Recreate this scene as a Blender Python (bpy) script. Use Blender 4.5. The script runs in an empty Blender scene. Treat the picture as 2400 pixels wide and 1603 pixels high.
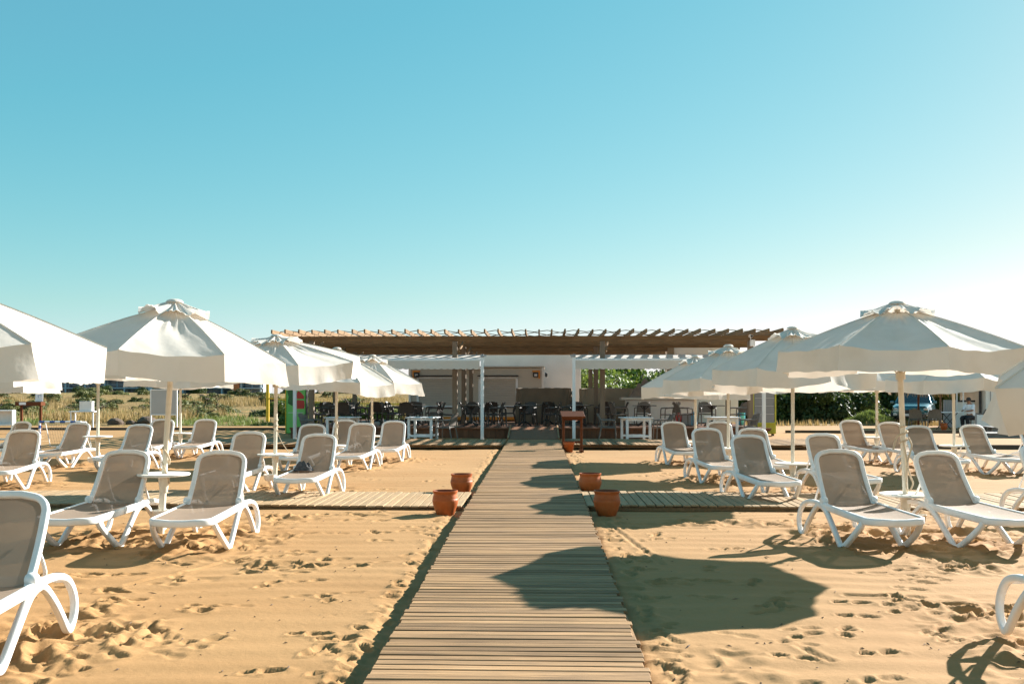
import bpy, bmesh, math, random
import numpy as np
from mathutils import Vector, Matrix, Euler

R_ = math.radians
scene = bpy.context.scene
col = scene.collection
random.seed(7)

# ------------------------------------------------------------------ camera, sky, sun, exposure
cam_d = bpy.data.cameras.new('camera')
cam = bpy.data.objects.new('camera', cam_d); col.objects.link(cam)
cam.location = (0, 0, 1.55); cam.rotation_euler = (R_(90), 0, 0)
cam_d.sensor_width = 36; cam_d.lens = 32.25; cam_d.shift_y = 0.0535
cam_d.clip_start = 0.1; cam_d.clip_end = 3000
scene.camera = cam

SUN_EL = R_(25.5); SUN_AZ = math.atan2(.76, .65)          # azimuth from +Y towards +X
world = bpy.data.worlds.new('World'); scene.world = world; world.use_nodes = True
nt = world.node_tree; nt.nodes.clear()
sky = nt.nodes.new('ShaderNodeTexSky'); sky.sky_type = 'NISHITA'; sky.sun_disc = False
sky.sun_elevation = SUN_EL; sky.sun_rotation = SUN_AZ
sky.altitude = 0; sky.air_density = 1.0; sky.dust_density = 0.2; sky.ozone_density = 1.0
sep = nt.nodes.new('ShaderNodeSeparateColor'); cmbc = nt.nodes.new('ShaderNodeCombineColor')
nt.links.new(sky.outputs[0], sep.inputs[0])
def chan(i, p, g):                                        # camera-like colour response of the clear sky, the same all over
    m1 = nt.nodes.new('ShaderNodeMath'); m1.operation = 'POWER'; m1.inputs[1].default_value = p
    m2 = nt.nodes.new('ShaderNodeMath'); m2.operation = 'MULTIPLY'; m2.inputs[1].default_value = g
    nt.links.new(sep.outputs[i], m1.inputs[0]); nt.links.new(m1.outputs[0], m2.inputs[0]); return m2.outputs[0]
SKYK = 1/(.05*2**1.55)
cr_, cg_, cb_ = chan(0, 1.25, .074*SKYK), chan(1, .58, .286*SKYK), chan(2, .46, .340*SKYK)
def m2(op, a_, b_):
    q = nt.nodes.new('ShaderNodeMath'); q.operation = op
    for i, x in enumerate((a_, b_)):
        if isinstance(x, float): q.inputs[i].default_value = x
        else: nt.links.new(x, q.inputs[i])
    return q.outputs[0]
cb_ = m2('MAXIMUM', cb_, m2('MULTIPLY', cg_, .98))
cr_ = m2('MINIMUM', m2('MAXIMUM', cr_, m2('MULTIPLY', cg_, .305)), m2('MULTIPLY', cg_, 1.02))
nt.links.new(cr_, cmbc.inputs[0]); nt.links.new(cg_, cmbc.inputs[1]); nt.links.new(cb_, cmbc.inputs[2])
bg = nt.nodes.new('ShaderNodeBackground'); bg.inputs['Strength'].default_value = 0.05
out = nt.nodes.new('ShaderNodeOutputWorld')
nt.links.new(cmbc.outputs[0], bg.inputs[0]); nt.links.new(bg.outputs[0], out.inputs[0])

sun_d = bpy.data.lights.new('sun', 'SUN'); sun_d.energy = 5.0; sun_d.angle = R_(0.53); sun_d.color = (1.0, 0.965, 0.90)
sun = bpy.data.objects.new('sun', sun_d); col.objects.link(sun); sun.location = (20, 20, 20)
S = Vector((math.sin(SUN_AZ)*math.cos(SUN_EL), math.cos(SUN_AZ)*math.cos(SUN_EL), math.sin(SUN_EL)))
sun.rotation_euler = (-S).to_track_quat('-Z', 'Y').to_euler()

vs = scene.view_settings
vs.view_transform = 'Standard'; vs.look = 'None'; vs.gamma = 1; vs.use_curve_mapping = False
vs.exposure = 1.55
scene.cycles.max_bounces = 8; scene.cycles.transparent_max_bounces = 12

# ------------------------------------------------------------------ materials
def lin(h):
    h = h.lstrip('#'); c = [int(h[i:i+2], 16)/255 for i in (0, 2, 4)]
    return tuple(x/12.92 if x <= .04045 else ((x+.055)/1.055)**2.4 for x in c) + (1,)
MATS = {}
def mat(name, color, rough=.6, var=.12, nscale=6.0, stretch=(1, 1, 1), bump=0.0, bscale=40.0, metallic=0.0,
        rand=0.0, trans=0.0, transp=0.0, spec=.5, coat=0.0, dirt=None, dirt_scale=1.5, sandy=0.0):
    """Principled base with object-space noise variation, optional bump, per-object value variation,
    translucency (thin cloth, leaves) and open weave (transp)."""
    m = bpy.data.materials.new(name); m.use_nodes = True; MATS[name] = m
    n = m.node_tree.nodes; l = m.node_tree.links; n.clear()
    o = n.new('ShaderNodeOutputMaterial'); b = n.new('ShaderNodeBsdfPrincipled')
    b.inputs['Roughness'].default_value = rough; b.inputs['Metallic'].default_value = metallic
    b.inputs['Specular IOR Level'].default_value = spec
    if coat: b.inputs['Coat Weight'].default_value = coat
    tc = n.new('ShaderNodeTexCoord'); mp = n.new('ShaderNodeMapping'); mp.inputs['Scale'].default_value = stretch
    oi = n.new('ShaderNodeObjectInfo')
    add = n.new('ShaderNodeVectorMath'); add.operation = 'ADD'
    sc_ = n.new('ShaderNodeVectorMath'); sc_.operation = 'SCALE'; sc_.inputs['Scale'].default_value = 37.0
    cmb = n.new('ShaderNodeCombineXYZ')
    for i in range(3): l.new(oi.outputs['Random'], cmb.inputs[i])
    l.new(cmb.outputs[0], sc_.inputs[0]); l.new(tc.outputs['Object'], add.inputs[0]); l.new(sc_.outputs[0], add.inputs[1])
    l.new(add.outputs[0], mp.inputs[0])
    nz = n.new('ShaderNodeTexNoise'); nz.inputs['Scale'].default_value = nscale; nz.inputs['Detail'].default_value = 5
    l.new(mp.outputs[0], nz.inputs['Vector'])
    c = Vector(color[:3])
    rp = n.new('ShaderNodeValToRGB')
    rp.color_ramp.elements[0].position = .3; rp.color_ramp.elements[1].position = .7
    rp.color_ramp.elements[0].color = tuple(c*(1-var))+(1,); rp.color_ramp.elements[1].color = tuple(min(1, x) for x in c*(1+var))+(1,)
    l.new(nz.outputs['Fac'], rp.inputs[0]); src = rp.outputs[0]
    if dirt:
        nd = n.new('ShaderNodeTexNoise'); nd.inputs['Scale'].default_value = dirt_scale; nd.inputs['Detail'].default_value = 8
        l.new(add.outputs[0], nd.inputs['Vector'])
        rd = n.new('ShaderNodeValToRGB'); rd.color_ramp.elements[0].position = .5; rd.color_ramp.elements[1].position = .75
        rd.color_ramp.elements[0].color = (0, 0, 0, 1); rd.color_ramp.elements[1].color = (dirt[3],)*3+(1,)
        l.new(nd.outputs['Fac'], rd.inputs[0])
        mx = n.new('ShaderNodeMix'); mx.data_type = 'RGBA'; mx.inputs[7].default_value = tuple(dirt[:3])+(1,)
        l.new(rd.outputs[0], mx.inputs[0]); l.new(src, mx.inputs[6]); src = mx.outputs[2]
    if sandy:                                # drifted sand lying on the boards, one pattern across all of them
        ge = n.new('ShaderNodeNewGeometry'); n1 = n.new('ShaderNodeTexNoise'); n1.inputs['Scale'].default_value = .9; n1.inputs['Detail'].default_value = 9; n1.inputs['Roughness'].default_value = .68
        l.new(ge.outputs['Position'], n1.inputs['Vector'])
        r1 = n.new('ShaderNodeValToRGB'); r1.color_ramp.elements[0].position = .46; r1.color_ramp.elements[1].position = .70
        r1.color_ramp.elements[0].color = (0, 0, 0, 1); r1.color_ramp.elements[1].color = (sandy,)*3+(1,)
        l.new(n1.outputs['Fac'], r1.inputs[0])
        mx = n.new('ShaderNodeMix'); mx.data_type = 'RGBA'; mx.inputs[7].default_value = (.36, .205, .088, 1)
        l.new(r1.outputs[0], mx.inputs[0]); l.new(src, mx.inputs[6]); src = mx.outputs[2]
    if rand:
        mr = n.new('ShaderNodeMapRange'); mr.inputs[3].default_value = 1-rand; mr.inputs[4].default_value = 1+rand
        l.new(oi.outputs['Random'], mr.inputs[0])
        mu = n.new('ShaderNodeMix'); mu.data_type = 'RGBA'; mu.blend_type = 'MULTIPLY'; mu.inputs[0].default_value = 1
        l.new(src, mu.inputs[6]); l.new(mr.outputs[0], mu.inputs[7]); src = mu.outputs[2]
    l.new(src, b.inputs['Base Color'])
    if bump:
        nb = n.new('ShaderNodeTexNoise'); nb.inputs['Scale'].default_value = bscale; nb.inputs['Detail'].default_value = 4
        l.new(mp.outputs[0], nb.inputs['Vector'])
        bp = n.new('ShaderNodeBump'); bp.inputs['Strength'].default_value = bump; bp.inputs['Distance'].default_value = .02
        l.new(nb.outputs['Fac'], bp.inputs['Height']); l.new(bp.outputs[0], b.inputs['Normal'])
    sh = b.outputs[0]
    if trans:
        t = n.new('ShaderNodeBsdfTranslucent'); l.new(src, t.inputs[0])
        ms = n.new('ShaderNodeMixShader'); ms.inputs[0].default_value = trans
        l.new(sh, ms.inputs[1]); l.new(t.outputs[0], ms.inputs[2]); sh = ms.outputs[0]
    if transp:
        t = n.new('ShaderNodeBsdfTransparent'); ms = n.new('ShaderNodeMixShader'); ms.inputs[0].default_value = transp
        l.new(sh, ms.inputs[1]); l.new(t.outputs[0], ms.inputs[2]); sh = ms.outputs[0]
    l.new(sh, o.inputs[0])
    return m

M_canvas = mat('canvas', (.76, .70, .62), .85, .04, 3, bump=.25, bscale=9, trans=.27, dirt=(.55, .47, .36, .35), dirt_scale=2.2)
M_awning = mat('awning_canvas', (.76, .70, .63), .8, .03, 2, bump=.15, bscale=5, trans=.3)
M_poly = mat('white_resin', (.80, .79, .77), .38, .03, 4, dirt=(.55, .45, .33, .30), dirt_scale=5)
M_textile = mat('taupe_mesh_fabric', (.30, .222, .160), .75, .06, 5, bump=.2, bscale=300, trans=.14, transp=.055, rand=.05, dirt=(.36, .28, .20, .28), dirt_scale=3)
M_pole = mat('cream_painted_steel', (.68, .63, .52), .4, .06, 4, stretch=(1, 1, .3), dirt=(.38, .30, .20, .5), dirt_scale=6)
M_whitemetal = mat('white_painted_metal', (.80, .80, .80), .35, .03, 3, dirt=(.5, .45, .38, .25), dirt_scale=3)
M_ptable = mat('white_table_plastic', (.78, .76, .70), .35, .04, 4, dirt=(.5, .42, .3, .4), dirt_scale=5)
M_whitewood = mat('white_painted_wood', (.74, .75, .76), .5, .08, 5, stretch=(1, 6, 1), rand=.05, dirt=(.42, .38, .32, .5), dirt_scale=6)
M_board = mat('weathered_boardwalk_wood', (.290, .175, .090), .75, .34, 3.2, stretch=(.6, 14, 8), bump=.35, bscale=8, rand=.30, spec=.15, dirt=(.14, .092, .058, .55), dirt_scale=1.6, sandy=.28)
M_path = mat('bleached_path_wood', (.36, .25, .145), .78, .18, 3.0, stretch=(14, .7, 8), bump=.3, bscale=8, rand=.10, spec=.15, dirt=(.33, .20, .095, .5), dirt_scale=2, sandy=.45)
M_pergola = mat('brown_stained_timber', (.215, .128, .062), .7, .25, 3, stretch=(.8, .8, 6), bump=.25, bscale=10, rand=.15, spec=.2)
M_pillar = mat('grey_brown_pillar_timber', (.20, .145, .10), .75, .15, 3, stretch=(8, 8, .6), bump=.25, bscale=10, rand=.08)
M_deck = mat('red_brown_deck_boards', (.155, .07, .037), .6, .2, 3, spec=.2, stretch=(1, 6, 1), bump=.2, bscale=12, rand=.15)
M_ramp = mat('red_brown_ramp_plywood', (.20, .088, .043), .65, .18, 3, spec=.15, stretch=(1, 6, 1), bump=.15, bscale=10)
M_mahog = mat('mahogany_varnish', (.115, .038, .015), .45, .2, 4, stretch=(6, 6, .8), spec=.1)
M_terra = mat('terracotta', (.42, .100, .022), .5, .16, 6, spec=.25, bump=.12, bscale=30, rand=.10, dirt=(.36, .15, .07, .4), dirt_scale=6)
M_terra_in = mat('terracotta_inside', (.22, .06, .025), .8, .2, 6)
M_wall = mat('white_wall_render', (.82, .78, .73), .8, .03, 1.5, bump=.1, bscale=30, dirt=(.6, .56, .5, .3), dirt_scale=.8)
M_kiosk = mat('cream_container_panel', (.52, .46, .38), .5, .04, 1.2, stretch=(1, 1, .4), dirt=(.5, .44, .36, .35), dirt_scale=.8)
M_shutter = mat('shutter_slats', (.50, .44, .37), .5, .05, 3)
M_black = mat('black_plastic', (.015, .015, .016), .4, .1, 5)
M_iron = mat('black_cast_iron', (.02, .019, .019), .5, .2, 8)
M_resin = mat('dark_brown_resin_weave', (.055, .042, .034), .5, .2, 30, bump=.4, bscale=90, rand=.15)
M_greychair = mat('grey_brown_resin', (.16, .135, .115), .5, .15, 20, bump=.3, bscale=90, rand=.12)
M_ttop = mat('dark_table_top', (.06, .045, .035), .4, .2, 4)
M_tan = mat('tan_canvas_cover', (.19, .135, .088), .85, .1, 2, bump=.5, bscale=3)
M_tanlight = mat('beige_canvas_cover', (.30, .225, .15), .85, .1, 2, bump=.5, bscale=3)
M_tarp = mat('grey_brown_tarp', (.20, .155, .12), .8, .2, 4, bump=.5, bscale=12)
M_red = mat('red_plastic', (.55, .03, .02), .4, .05, 4)
M_orange = mat('orange_paint', (.75, .25, .02), .5, .06, 4)
M_counter = mat('counter_slab', (.55, .50, .42), .4, .08, 4)
M_green = mat('green_print_panel', (.17, .60, .13), .35, .06, 2)
M_dgreen = mat('dark_green_print', (.02, .12, .03), .4, .3, 20)
M_greyprint = mat('pale_print', (.45, .62, .42), .4, .05, 3)
M_lime = mat('lime_green_enamel', (.52, .50, .035), .4, .08, 4, dirt=(.3, .28, .06, .4), dirt_scale=8)
M_fridgeglass = mat('fridge_glass_shelves', (.20, .215, .23), .15, .05, 3, spec=.6)
M_yellow = mat('yellow_padding', (.72, .46, .02), .6, .06, 3)
M_rope = mat('pale_rope', (.55, .45, .32), .8, .15, 40, bump=.4, bscale=120)
M_blue = mat('blue_paint', (.03, .09, .30), .4, .1, 5)
M_lightblue = mat('light_blue_plastic', (.10, .45, .70), .3, .08, 5)
M_net = mat('cord_net', (.5, .42, .30), .8, .1, 8)
M_paper = mat('white_paper', (.72, .74, .78), .6, .03, 5)
M_boardface = mat('shade_grey_board_and_trim', (.42, .42, .42), .5, .04, 2)  # grey holds the shade on the white notice board; also plain grey trim
M_towel = mat('dark_grey_towel', (.075, .07, .07), .95, .3, 14, bump=.6, bscale=40)
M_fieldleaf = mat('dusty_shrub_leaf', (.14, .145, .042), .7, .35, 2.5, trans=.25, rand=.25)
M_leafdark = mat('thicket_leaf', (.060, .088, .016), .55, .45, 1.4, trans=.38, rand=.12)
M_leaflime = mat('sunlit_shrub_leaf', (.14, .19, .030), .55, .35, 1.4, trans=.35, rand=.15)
M_stem = mat('shrub_stem', (.10, .07, .045), .8, .2, 6)
M_dry = mat('dry_grass_blade', (.35, .245, .10), .8, .3, .35, trans=.3)
M_grass = mat('green_grass_blade', (.16, .20, .045), .7, .3, .4, trans=.3)
M_straw = mat('straw_thatch', (.42, .28, .13), .85, .25, 8, stretch=(8, 8, 1), bump=.4, bscale=20, trans=.1)
M_tealpaint = mat('teal_car_paint', (.016, .11, .145), .25, .05, 2, metallic=.4, coat=.8)
M_glass = mat('dark_glass', (.02, .025, .03), .05, .05, 2, spec=.7)
M_tyre = mat('tyre_rubber', (.02, .02, .02), .8, .1, 8)
M_rim = mat('alloy_rim', (.45, .45, .46), .3, .05, 4, metallic=.8)
M_lamp = mat('headlamp_glass', (.55, .55, .55), .1, .05, 4)
M_greypanel = mat('grey_panel', (.30, .30, .31), .5, .05, 2)
M_hotelwall = mat('hotel_grey_render', (.28, .32, .36), .7, .08, .4)
M_hotelglass = mat('hotel_dark_glazing', (.035, .07, .10), .2, .3, .3, spec=.6)
M_hotelwhite = mat('hotel_white_slab', (.42, .48, .54), .7, .05, .5)
M_hotelorange = mat('hotel_orange_panel', (.55, .17, .06), .7, .08, .5)
M_skin = mat('skin', (.30, .15, .09), .55, .05, 8)
M_shirt = mat('white_shirt', (.70, .71, .74), .8, .05, 8)
M_trouser = mat('black_trousers', (.015, .015, .018), .8, .1, 8)
M_hair = mat('dark_hair', (.025, .018, .014), .6, .2, 20)
M_greydeck = mat('grey_pallet_wood', (.20, .18, .165), .8, .2, 3, stretch=(1, 6, 1), rand=.2)
M_rock = mat('brown_rock', (.10, .065, .042), .85, .25, 3, bump=.5, bscale=6)
M_soil = mat('mound_soil', (.20, .15, .07), .9, .4, 2.5, bump=.4, bscale=10)

def sand_material(name, field=False):
    m = bpy.data.materials.new(name); m.use_nodes = True
    n = m.node_tree.nodes; l = m.node_tree.links
    b = n['Principled BSDF']; b.inputs['Roughness'].default_value = .9; b.inputs['Specular IOR Level'].default_value = .15
    tc = n.new('ShaderNodeTexCoord')
    def noise(scale, detail=5, rough=.55, vec=None):
        z = n.new('ShaderNodeTexNoise'); z.inputs['Scale'].default_value = scale; z.inputs['Detail'].default_value = detail
        z.inputs['Roughness'].default_value = rough
        l.new(vec if vec else tc.outputs['Object'], z.inputs['Vector']); return z
    def ramp(fac, stops):
        r = n.new('ShaderNodeValToRGB')
        while len(r.color_ramp.elements) < len(stops): r.color_ramp.elements.new(.5)
        for e, (p, c) in zip(r.color_ramp.elements, stops): e.position = p; e.color = tuple(c)+(1,)
        l.new(fac, r.inputs[0]); return r.outputs[0]
    def mul(a, c):
        x = n.new('ShaderNodeMix'); x.data_type = 'RGBA'; x.blend_type = 'MULTIPLY'; x.inputs[0].default_value = 1
        l.new(a, x.inputs[6]); l.new(c, x.inputs[7]); return x.outputs[2]
    if not field:
        mp = n.new('ShaderNodeMapping'); mp.inputs['Scale'].default_value = (.25, 1.0, 1); l.new(tc.outputs['Object'], mp.inputs[0])
        base = ramp(noise(1.1, 6, .6, mp.outputs[0]).outputs['Fac'], [(.25, (.338, .184, .074)), (.5, (.368, .209, .089)), (.78, (.402, .232, .101))])
        speck = ramp(noise(260, 2, .7).outputs['Fac'], [(.30, (.80, .79, .78)), (.5, (1, 1, 1)), (.72, (1.12, 1.12, 1.13))])
        spots = ramp(noise(38, 3, .6).outputs['Fac'], [(.22, (.62, .58, .55)), (.30, (1, 1, 1)), (1, (1, 1, 1))])
        c = mul(mul(base, speck), spots)
    else:
        mp = n.new('ShaderNodeMapping'); mp.inputs['Scale'].default_value = (.35, 1.0, 1); l.new(tc.outputs['Object'], mp.inputs[0])
        base = ramp(noise(.16, 8, .62, mp.outputs[0]).outputs['Fac'], [(.30, (.10, .095, .035)), (.42, (.23, .15, .06)), (.52, (.31, .20, .08)), (.62, (.16, .14, .05)), (.74, (.27, .145, .072))])
        speck = ramp(noise(3.5, 6, .7).outputs['Fac'], [(.3, (.55, .55, .5)), (.55, (1, 1, 1)), (.75, (1.2, 1.15, 1.1))])
        c = mul(base, speck)
    l.new(c, b.inputs['Base Color'])
    nb = noise(90 if not field else 3, 6, .7); nb2 = noise(14 if not field else 1.2, 4, .6)
    ad = n.new('ShaderNodeMath'); ad.operation = 'MULTIPLY_ADD'; ad.inputs[1].default_value = .35
    l.new(nb.outputs['Fac'], ad.inputs[0]); l.new(nb2.outputs['Fac'], ad.inputs[2])
    bp = n.new('ShaderNodeBump'); bp.inputs['Strength'].default_value = .22 if not field else .8; bp.inputs['Distance'].default_value = .03 if not field else .4
    l.new(ad.outputs[0], bp.inputs['Height']); l.new(bp.outputs[0], b.inputs['Normal'])
    return m
M_sand = sand_material('beach_sand'); M_field = sand_material('dry_field_soil', True)

# ------------------------------------------------------------------ mesh helpers
def make_mesh(name, v, f, smooth=False, sharp=40):
    me = bpy.data.meshes.new(name); me.from_pydata([tuple(x) for x in v], [], f); me.update()
    if smooth:
        me.polygons.foreach_set('use_smooth', [True]*len(me.polygons))
        if sharp: me.set_sharp_from_angle(angle=R_(sharp))
    return me
def catmull(P, n=6, closed=False):
    P = [Vector(p) for p in P]; out = []; N = len(P)
    rng = range(N if closed else N-1)
    for i in rng:
        if closed: a, b, c, d = P[(i-1) % N], P[i], P[(i+1) % N], P[(i+2) % N]
        else: a, b, c, d = P[max(i-1, 0)], P[i], P[i+1], P[min(i+2, N-1)]
        for k in range(n):
            t = k/n
            out.append(.5*((2*b)+(c-a)*t+(2*a-5*b+4*c-d)*t*t+(3*b-a-3*c+d)*t*t*t))
    if not closed: out.append(P[-1])
    return out
class MB:
    def __init__(s): s.v = []; s.f = []
    def add(s, v, f):
        o = len(s.v); s.v += [Vector(x) for x in v]; s.f += [tuple(i+o for i in q) for q in f]; return s
    def box(s, c, d, bev=0, rot=None):
        bm = bmesh.new(); bmesh.ops.create_cube(bm, size=1)
        for w in bm.verts: w.co = Vector((w.co.x*d[0], w.co.y*d[1], w.co.z*d[2]))
        if bev: bmesh.ops.bevel(bm, geom=list(bm.edges), offset=bev, segments=1, affect='EDGES', profile=.5)
        m = Matrix.Identity(3) if rot is None else Euler(rot).to_matrix()
        bm.verts.index_update()
        s.add([m @ w.co + Vector(c) for w in bm.verts], [tuple(x.index for x in fc.verts) for fc in bm.faces]); bm.free(); return s
    def beam(s, a, b, w, h, up=(0, 0, 1), bev=0):
        a = Vector(a); b = Vector(b); t = (b-a); L = t.length; t.normalize(); u = Vector(up)
        x = t.cross(u).normalized(); z = x.cross(t).normalized()
        m = Matrix((x, t, z)).transposed()
        bm = bmesh.new(); bmesh.ops.create_cube(bm, size=1)
        for q in bm.verts: q.co = Vector((q.co.x*w, q.co.y*L, q.co.z*h))
        if bev: bmesh.ops.bevel(bm, geom=list(bm.edges), offset=bev, segments=1, affect='EDGES', profile=.5)
        bm.verts.index_update()
        s.add([m @ q.co + (a+b)/2 for q in bm.verts], [tuple(x.index for x in fc.verts) for fc in bm.faces]); bm.free(); return s
    def tube(s, P, r, n=8, closed=False):
        P = [Vector(p) for p in P]; N = len(P); rs = r if isinstance(r, (list, tuple)) else [r]*N
        ref = None; rings = []
        for i, p in enumerate(P):
            if closed: t = P[(i+1) % N]-P[i-1]
            else: t = P[min(i+1, N-1)]-P[max(i-1, 0)]
            t.normalize()
            if ref is None: ref = t.orthogonal().normalized()
            ref = (ref-t*ref.dot(t)).normalized(); bi = t.cross(ref)
            rings.append([p+(ref*math.cos(2*math.pi*k/n)+bi*math.sin(2*math.pi*k/n))*rs[i] for k in range(n)])
        v = [q for rg in rings for q in rg]; f = []
        for i in range(N if closed else N-1):
            a = i*n; b = ((i+1) % N)*n
            for k in range(n): f.append((a+k, a+(k+1) % n, b+(k+1) % n, b+k))
        if not closed: f.append(tuple(range(n-1, -1, -1))); f.append(tuple((N-1)*n+k for k in range(n)))
        return s.add(v, f)
    def sweep(s, P, lat, w, d, closed=False, e=.55):
        """soft-rectangle section: w along lat, d across the path in the other direction"""
        P = [Vector(p) for p in P]; N = len(P); n = 12; rings = []
        ws = w if isinstance(w, (list, tuple)) else [w]*N; ds = d if isinstance(d, (list, tuple)) else [d]*N
        for i, p in enumerate(P):
            t = (P[(i+1) % N]-P[i-1]) if closed else (P[min(i+1, N-1)]-P[max(i-1, 0)])
            t.normalize(); L = Vector(lat); L = (L-t*L.dot(t)).normalized(); q = t.cross(L)
            rg = []
            for k in range(n):
                a = 2*math.pi*(k+.5)/n; c, sn = math.cos(a), math.sin(a)
                rg.append(p+L*(math.copysign(abs(c)**e, c)*ws[i]/2)+q*(math.copysign(abs(sn)**e, sn)*ds[i]/2))
            rings.append(rg)
        v = [q for rg in rings for q in rg]; f = []
        for i in range(N if closed else N-1):
            a = i*n; b = ((i+1) % N)*n
            for k in range(n): f.append((a+k, a+(k+1) % n, b+(k+1) % n, b+k))
        if not closed: f.append(tuple(range(n-1, -1, -1))); f.append(tuple((N-1)*n+k for k in range(n)))
        return s.add(v, f)
    def lathe(s, prof, n=20, c=(0, 0, 0)):
        v = []; f = []; c = Vector(c)
        for r, z in prof:
            for k in range(n): v.append(c+Vector((r*math.cos(2*math.pi*k/n), r*math.sin(2*math.pi*k/n), z)))
        for i in range(len(prof)-1):
            for k in range(n): f.append((i*n+k, i*n+(k+1) % n, (i+1)*n+(k+1) % n, (i+1)*n+k))
        return s.add(v, f)
    def grid(s, fn, nu, nv):
        v = [fn(i/nu, j/nv) for j in range(nv+1) for i in range(nu+1)]
        f = [(j*(nu+1)+i, j*(nu+1)+i+1, (j+1)*(nu+1)+i+1, (j+1)*(nu+1)+i) for j in range(nv) for i in range(nu)]
        return s.add(v, f)
    def build(s, name, m, parent=None, loc=(0, 0, 0), rot=(0, 0, 0), smooth=False, sharp=40):
        me = make_mesh(name, s.v, s.f, smooth, sharp); me.materials.append(m)
        return link(name, me, parent, loc, rot)
def link(name, me, parent=None, loc=(0, 0, 0), rot=(0, 0, 0)):
    o = bpy.data.objects.new(name, me); col.objects.link(o); o.parent = parent; o.location = loc; o.rotation_euler = rot; return o
def tag(o, label=None, cat=None, group=None, kind=None):
    if label: o['label'] = label
    if cat: o['category'] = cat
    if group: o['group'] = group
    if kind: o['kind'] = kind
    return o
def thing(name, loc, rz=0, label=None, cat=None, group=None):
    o = bpy.data.objects.new(name, None); col.objects.link(o); o.location = loc; o.rotation_euler = (0, 0, rz)
    o.empty_display_size = .2
    return tag(o, label, cat, group)
def copy_tree(o, parent=None):
    c = o.copy(); col.objects.link(c); c.parent = parent
    for ch in list(o.children): copy_tree(ch, c)
    return c

# ------------------------------------------------------------------ ground heights and the site frame
GY = [-400, 3, 6, 11, 16, 22, 30, 40, 700]; GZ = [-.15, -.15, -.11, 0, .03, .07, .14, .18, .2]
def gz(Y): return float(np.interp(Y, GY, GZ))
YAW = math.atan(.0302); CA, SA = math.cos(YAW), math.sin(YAW); X0 = -.176
def W(a, b, z=0.0):                       # boardwalk frame (a to the right, b inland) to world
    return Vector((X0+a*CA+b*SA, -a*SA+b*CA, z))

# loungers: backrest-top position X, Y, yaw, label   (feet towards the sea)
LOUNGERS = [
 (-3.35, 6.1, 5, 'white sun lounger with taupe mesh back in the left foreground, cut off by the frame'),
 (-8.46, 15.93, 8, 'taupe sun lounger at the far left edge, leg shapes showing through its back'),
 (-11.25, 21.1, -20, 'small turned sun lounger behind another at the far left, beneath the wooden lectern'),
 (-9.47, 20.1, -8, 'taupe sun lounger beside the small goal, its backrest touching a pole table'),
 (-7.69, 19.0, -4, 'taupe sun lounger rising behind the near left pair, left of the leaning pole'),
 (-8.58, 22.6, 2, 'sun lounger half hidden behind the leaning umbrella pole on the left'),
 (-7.67, 23.0, 0, 'sun lounger standing clear under the shaded notice board on the left'),
 (-4.38, 10.45, -3, 'near left sun lounger with a curved umbrella shadow across its seat'),
 (-3.26, 10.35, 1, 'near left sun lounger with fully sunlit seat, right of the leaning pole table'),
 (-4.32, 15.15, -4, 'sun lounger whose backrest rises behind the sunlit near left lounger'),
 (-3.08, 14.7, -3, 'sun lounger with a crumpled dark towel on its seat'),
 (-4.17, 19.25, -3, 'sun lounger behind the one with the towel, in front of the green panel'),
 (-4.03, 22.2, -2, 'sun lounger with the white awning table just behind it, between two poles on the left'),
 (-3.17, 19.5, -4, 'sun lounger with white rim standing right of the towel lounger, pole behind its head'),
 (-2.79, 21.7, -2, 'last sun lounger of the left block, nearest the boardwalk and the white picnic table'),
 (3.65, 20.8, 2, 'first sun lounger of the right block, nearest the mahogany stand'),
 (3.59, 17.0, 3, 'second sun lounger from the boardwalk side on the right, behind the cross path'),
 (4.63, 20.6, 3, 'sun lounger mostly hidden behind another on the right, in line with the pavilion steps'),
 (4.50, 17.2, 4, 'sun lounger whose backrest shows in front of the lime green fridge'),
 (3.64, 14.2, 4, 'sun lounger on the right standing just behind the cross path, left of the round table'),
 (4.92, 14.6, 5, 'sun lounger on the right with its backrest rising behind the near right pair'),
 (7.94, 21.6, 8, 'far right sun lounger set apart, with a shaded patch on its seat'),
 (8.55, 20.8, 3, 'sun lounger far right tucked behind a thin pole and its table'),
 (8.07, 18.3, 4, 'sun lounger behind the roped umbrella pole on the right'),
 (9.35, 18.7, 9, 'far right sun lounger with a pole table at its shoulder, before the seated person'),
 (3.67, 10.4, 4, 'near right sun lounger with a thin table shadow across its seat'),
 (4.79, 10.4, 8, 'near right sun lounger right of the roped pole, foot cut by the next lounger'),
 (6.65, 11.6, 4, 'sun lounger at the right frame edge behind the near pair, only its left side showing'),
 (10.55, 18.7, 6, 'sliver of a distant sun lounger at the right frame edge under the drooping canopy'),
 (3.66, 6.05, -8, 'right foreground sun lounger, only its white frame edge and looped leg in view'),
]
LOUNGERS = [(round(X*(Y+.08)/Y, 2), round(Y+.08, 2), yaw+(3 if X > 0 else -2), lab) for X, Y, yaw, lab in LOUNGERS]
def lounger_root(X, Y, yaw):              # root at u = 1.0 m from the foot end
    a = R_(yaw); return X - .375*(-math.sin(a)), Y - .375*math.cos(a)

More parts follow.
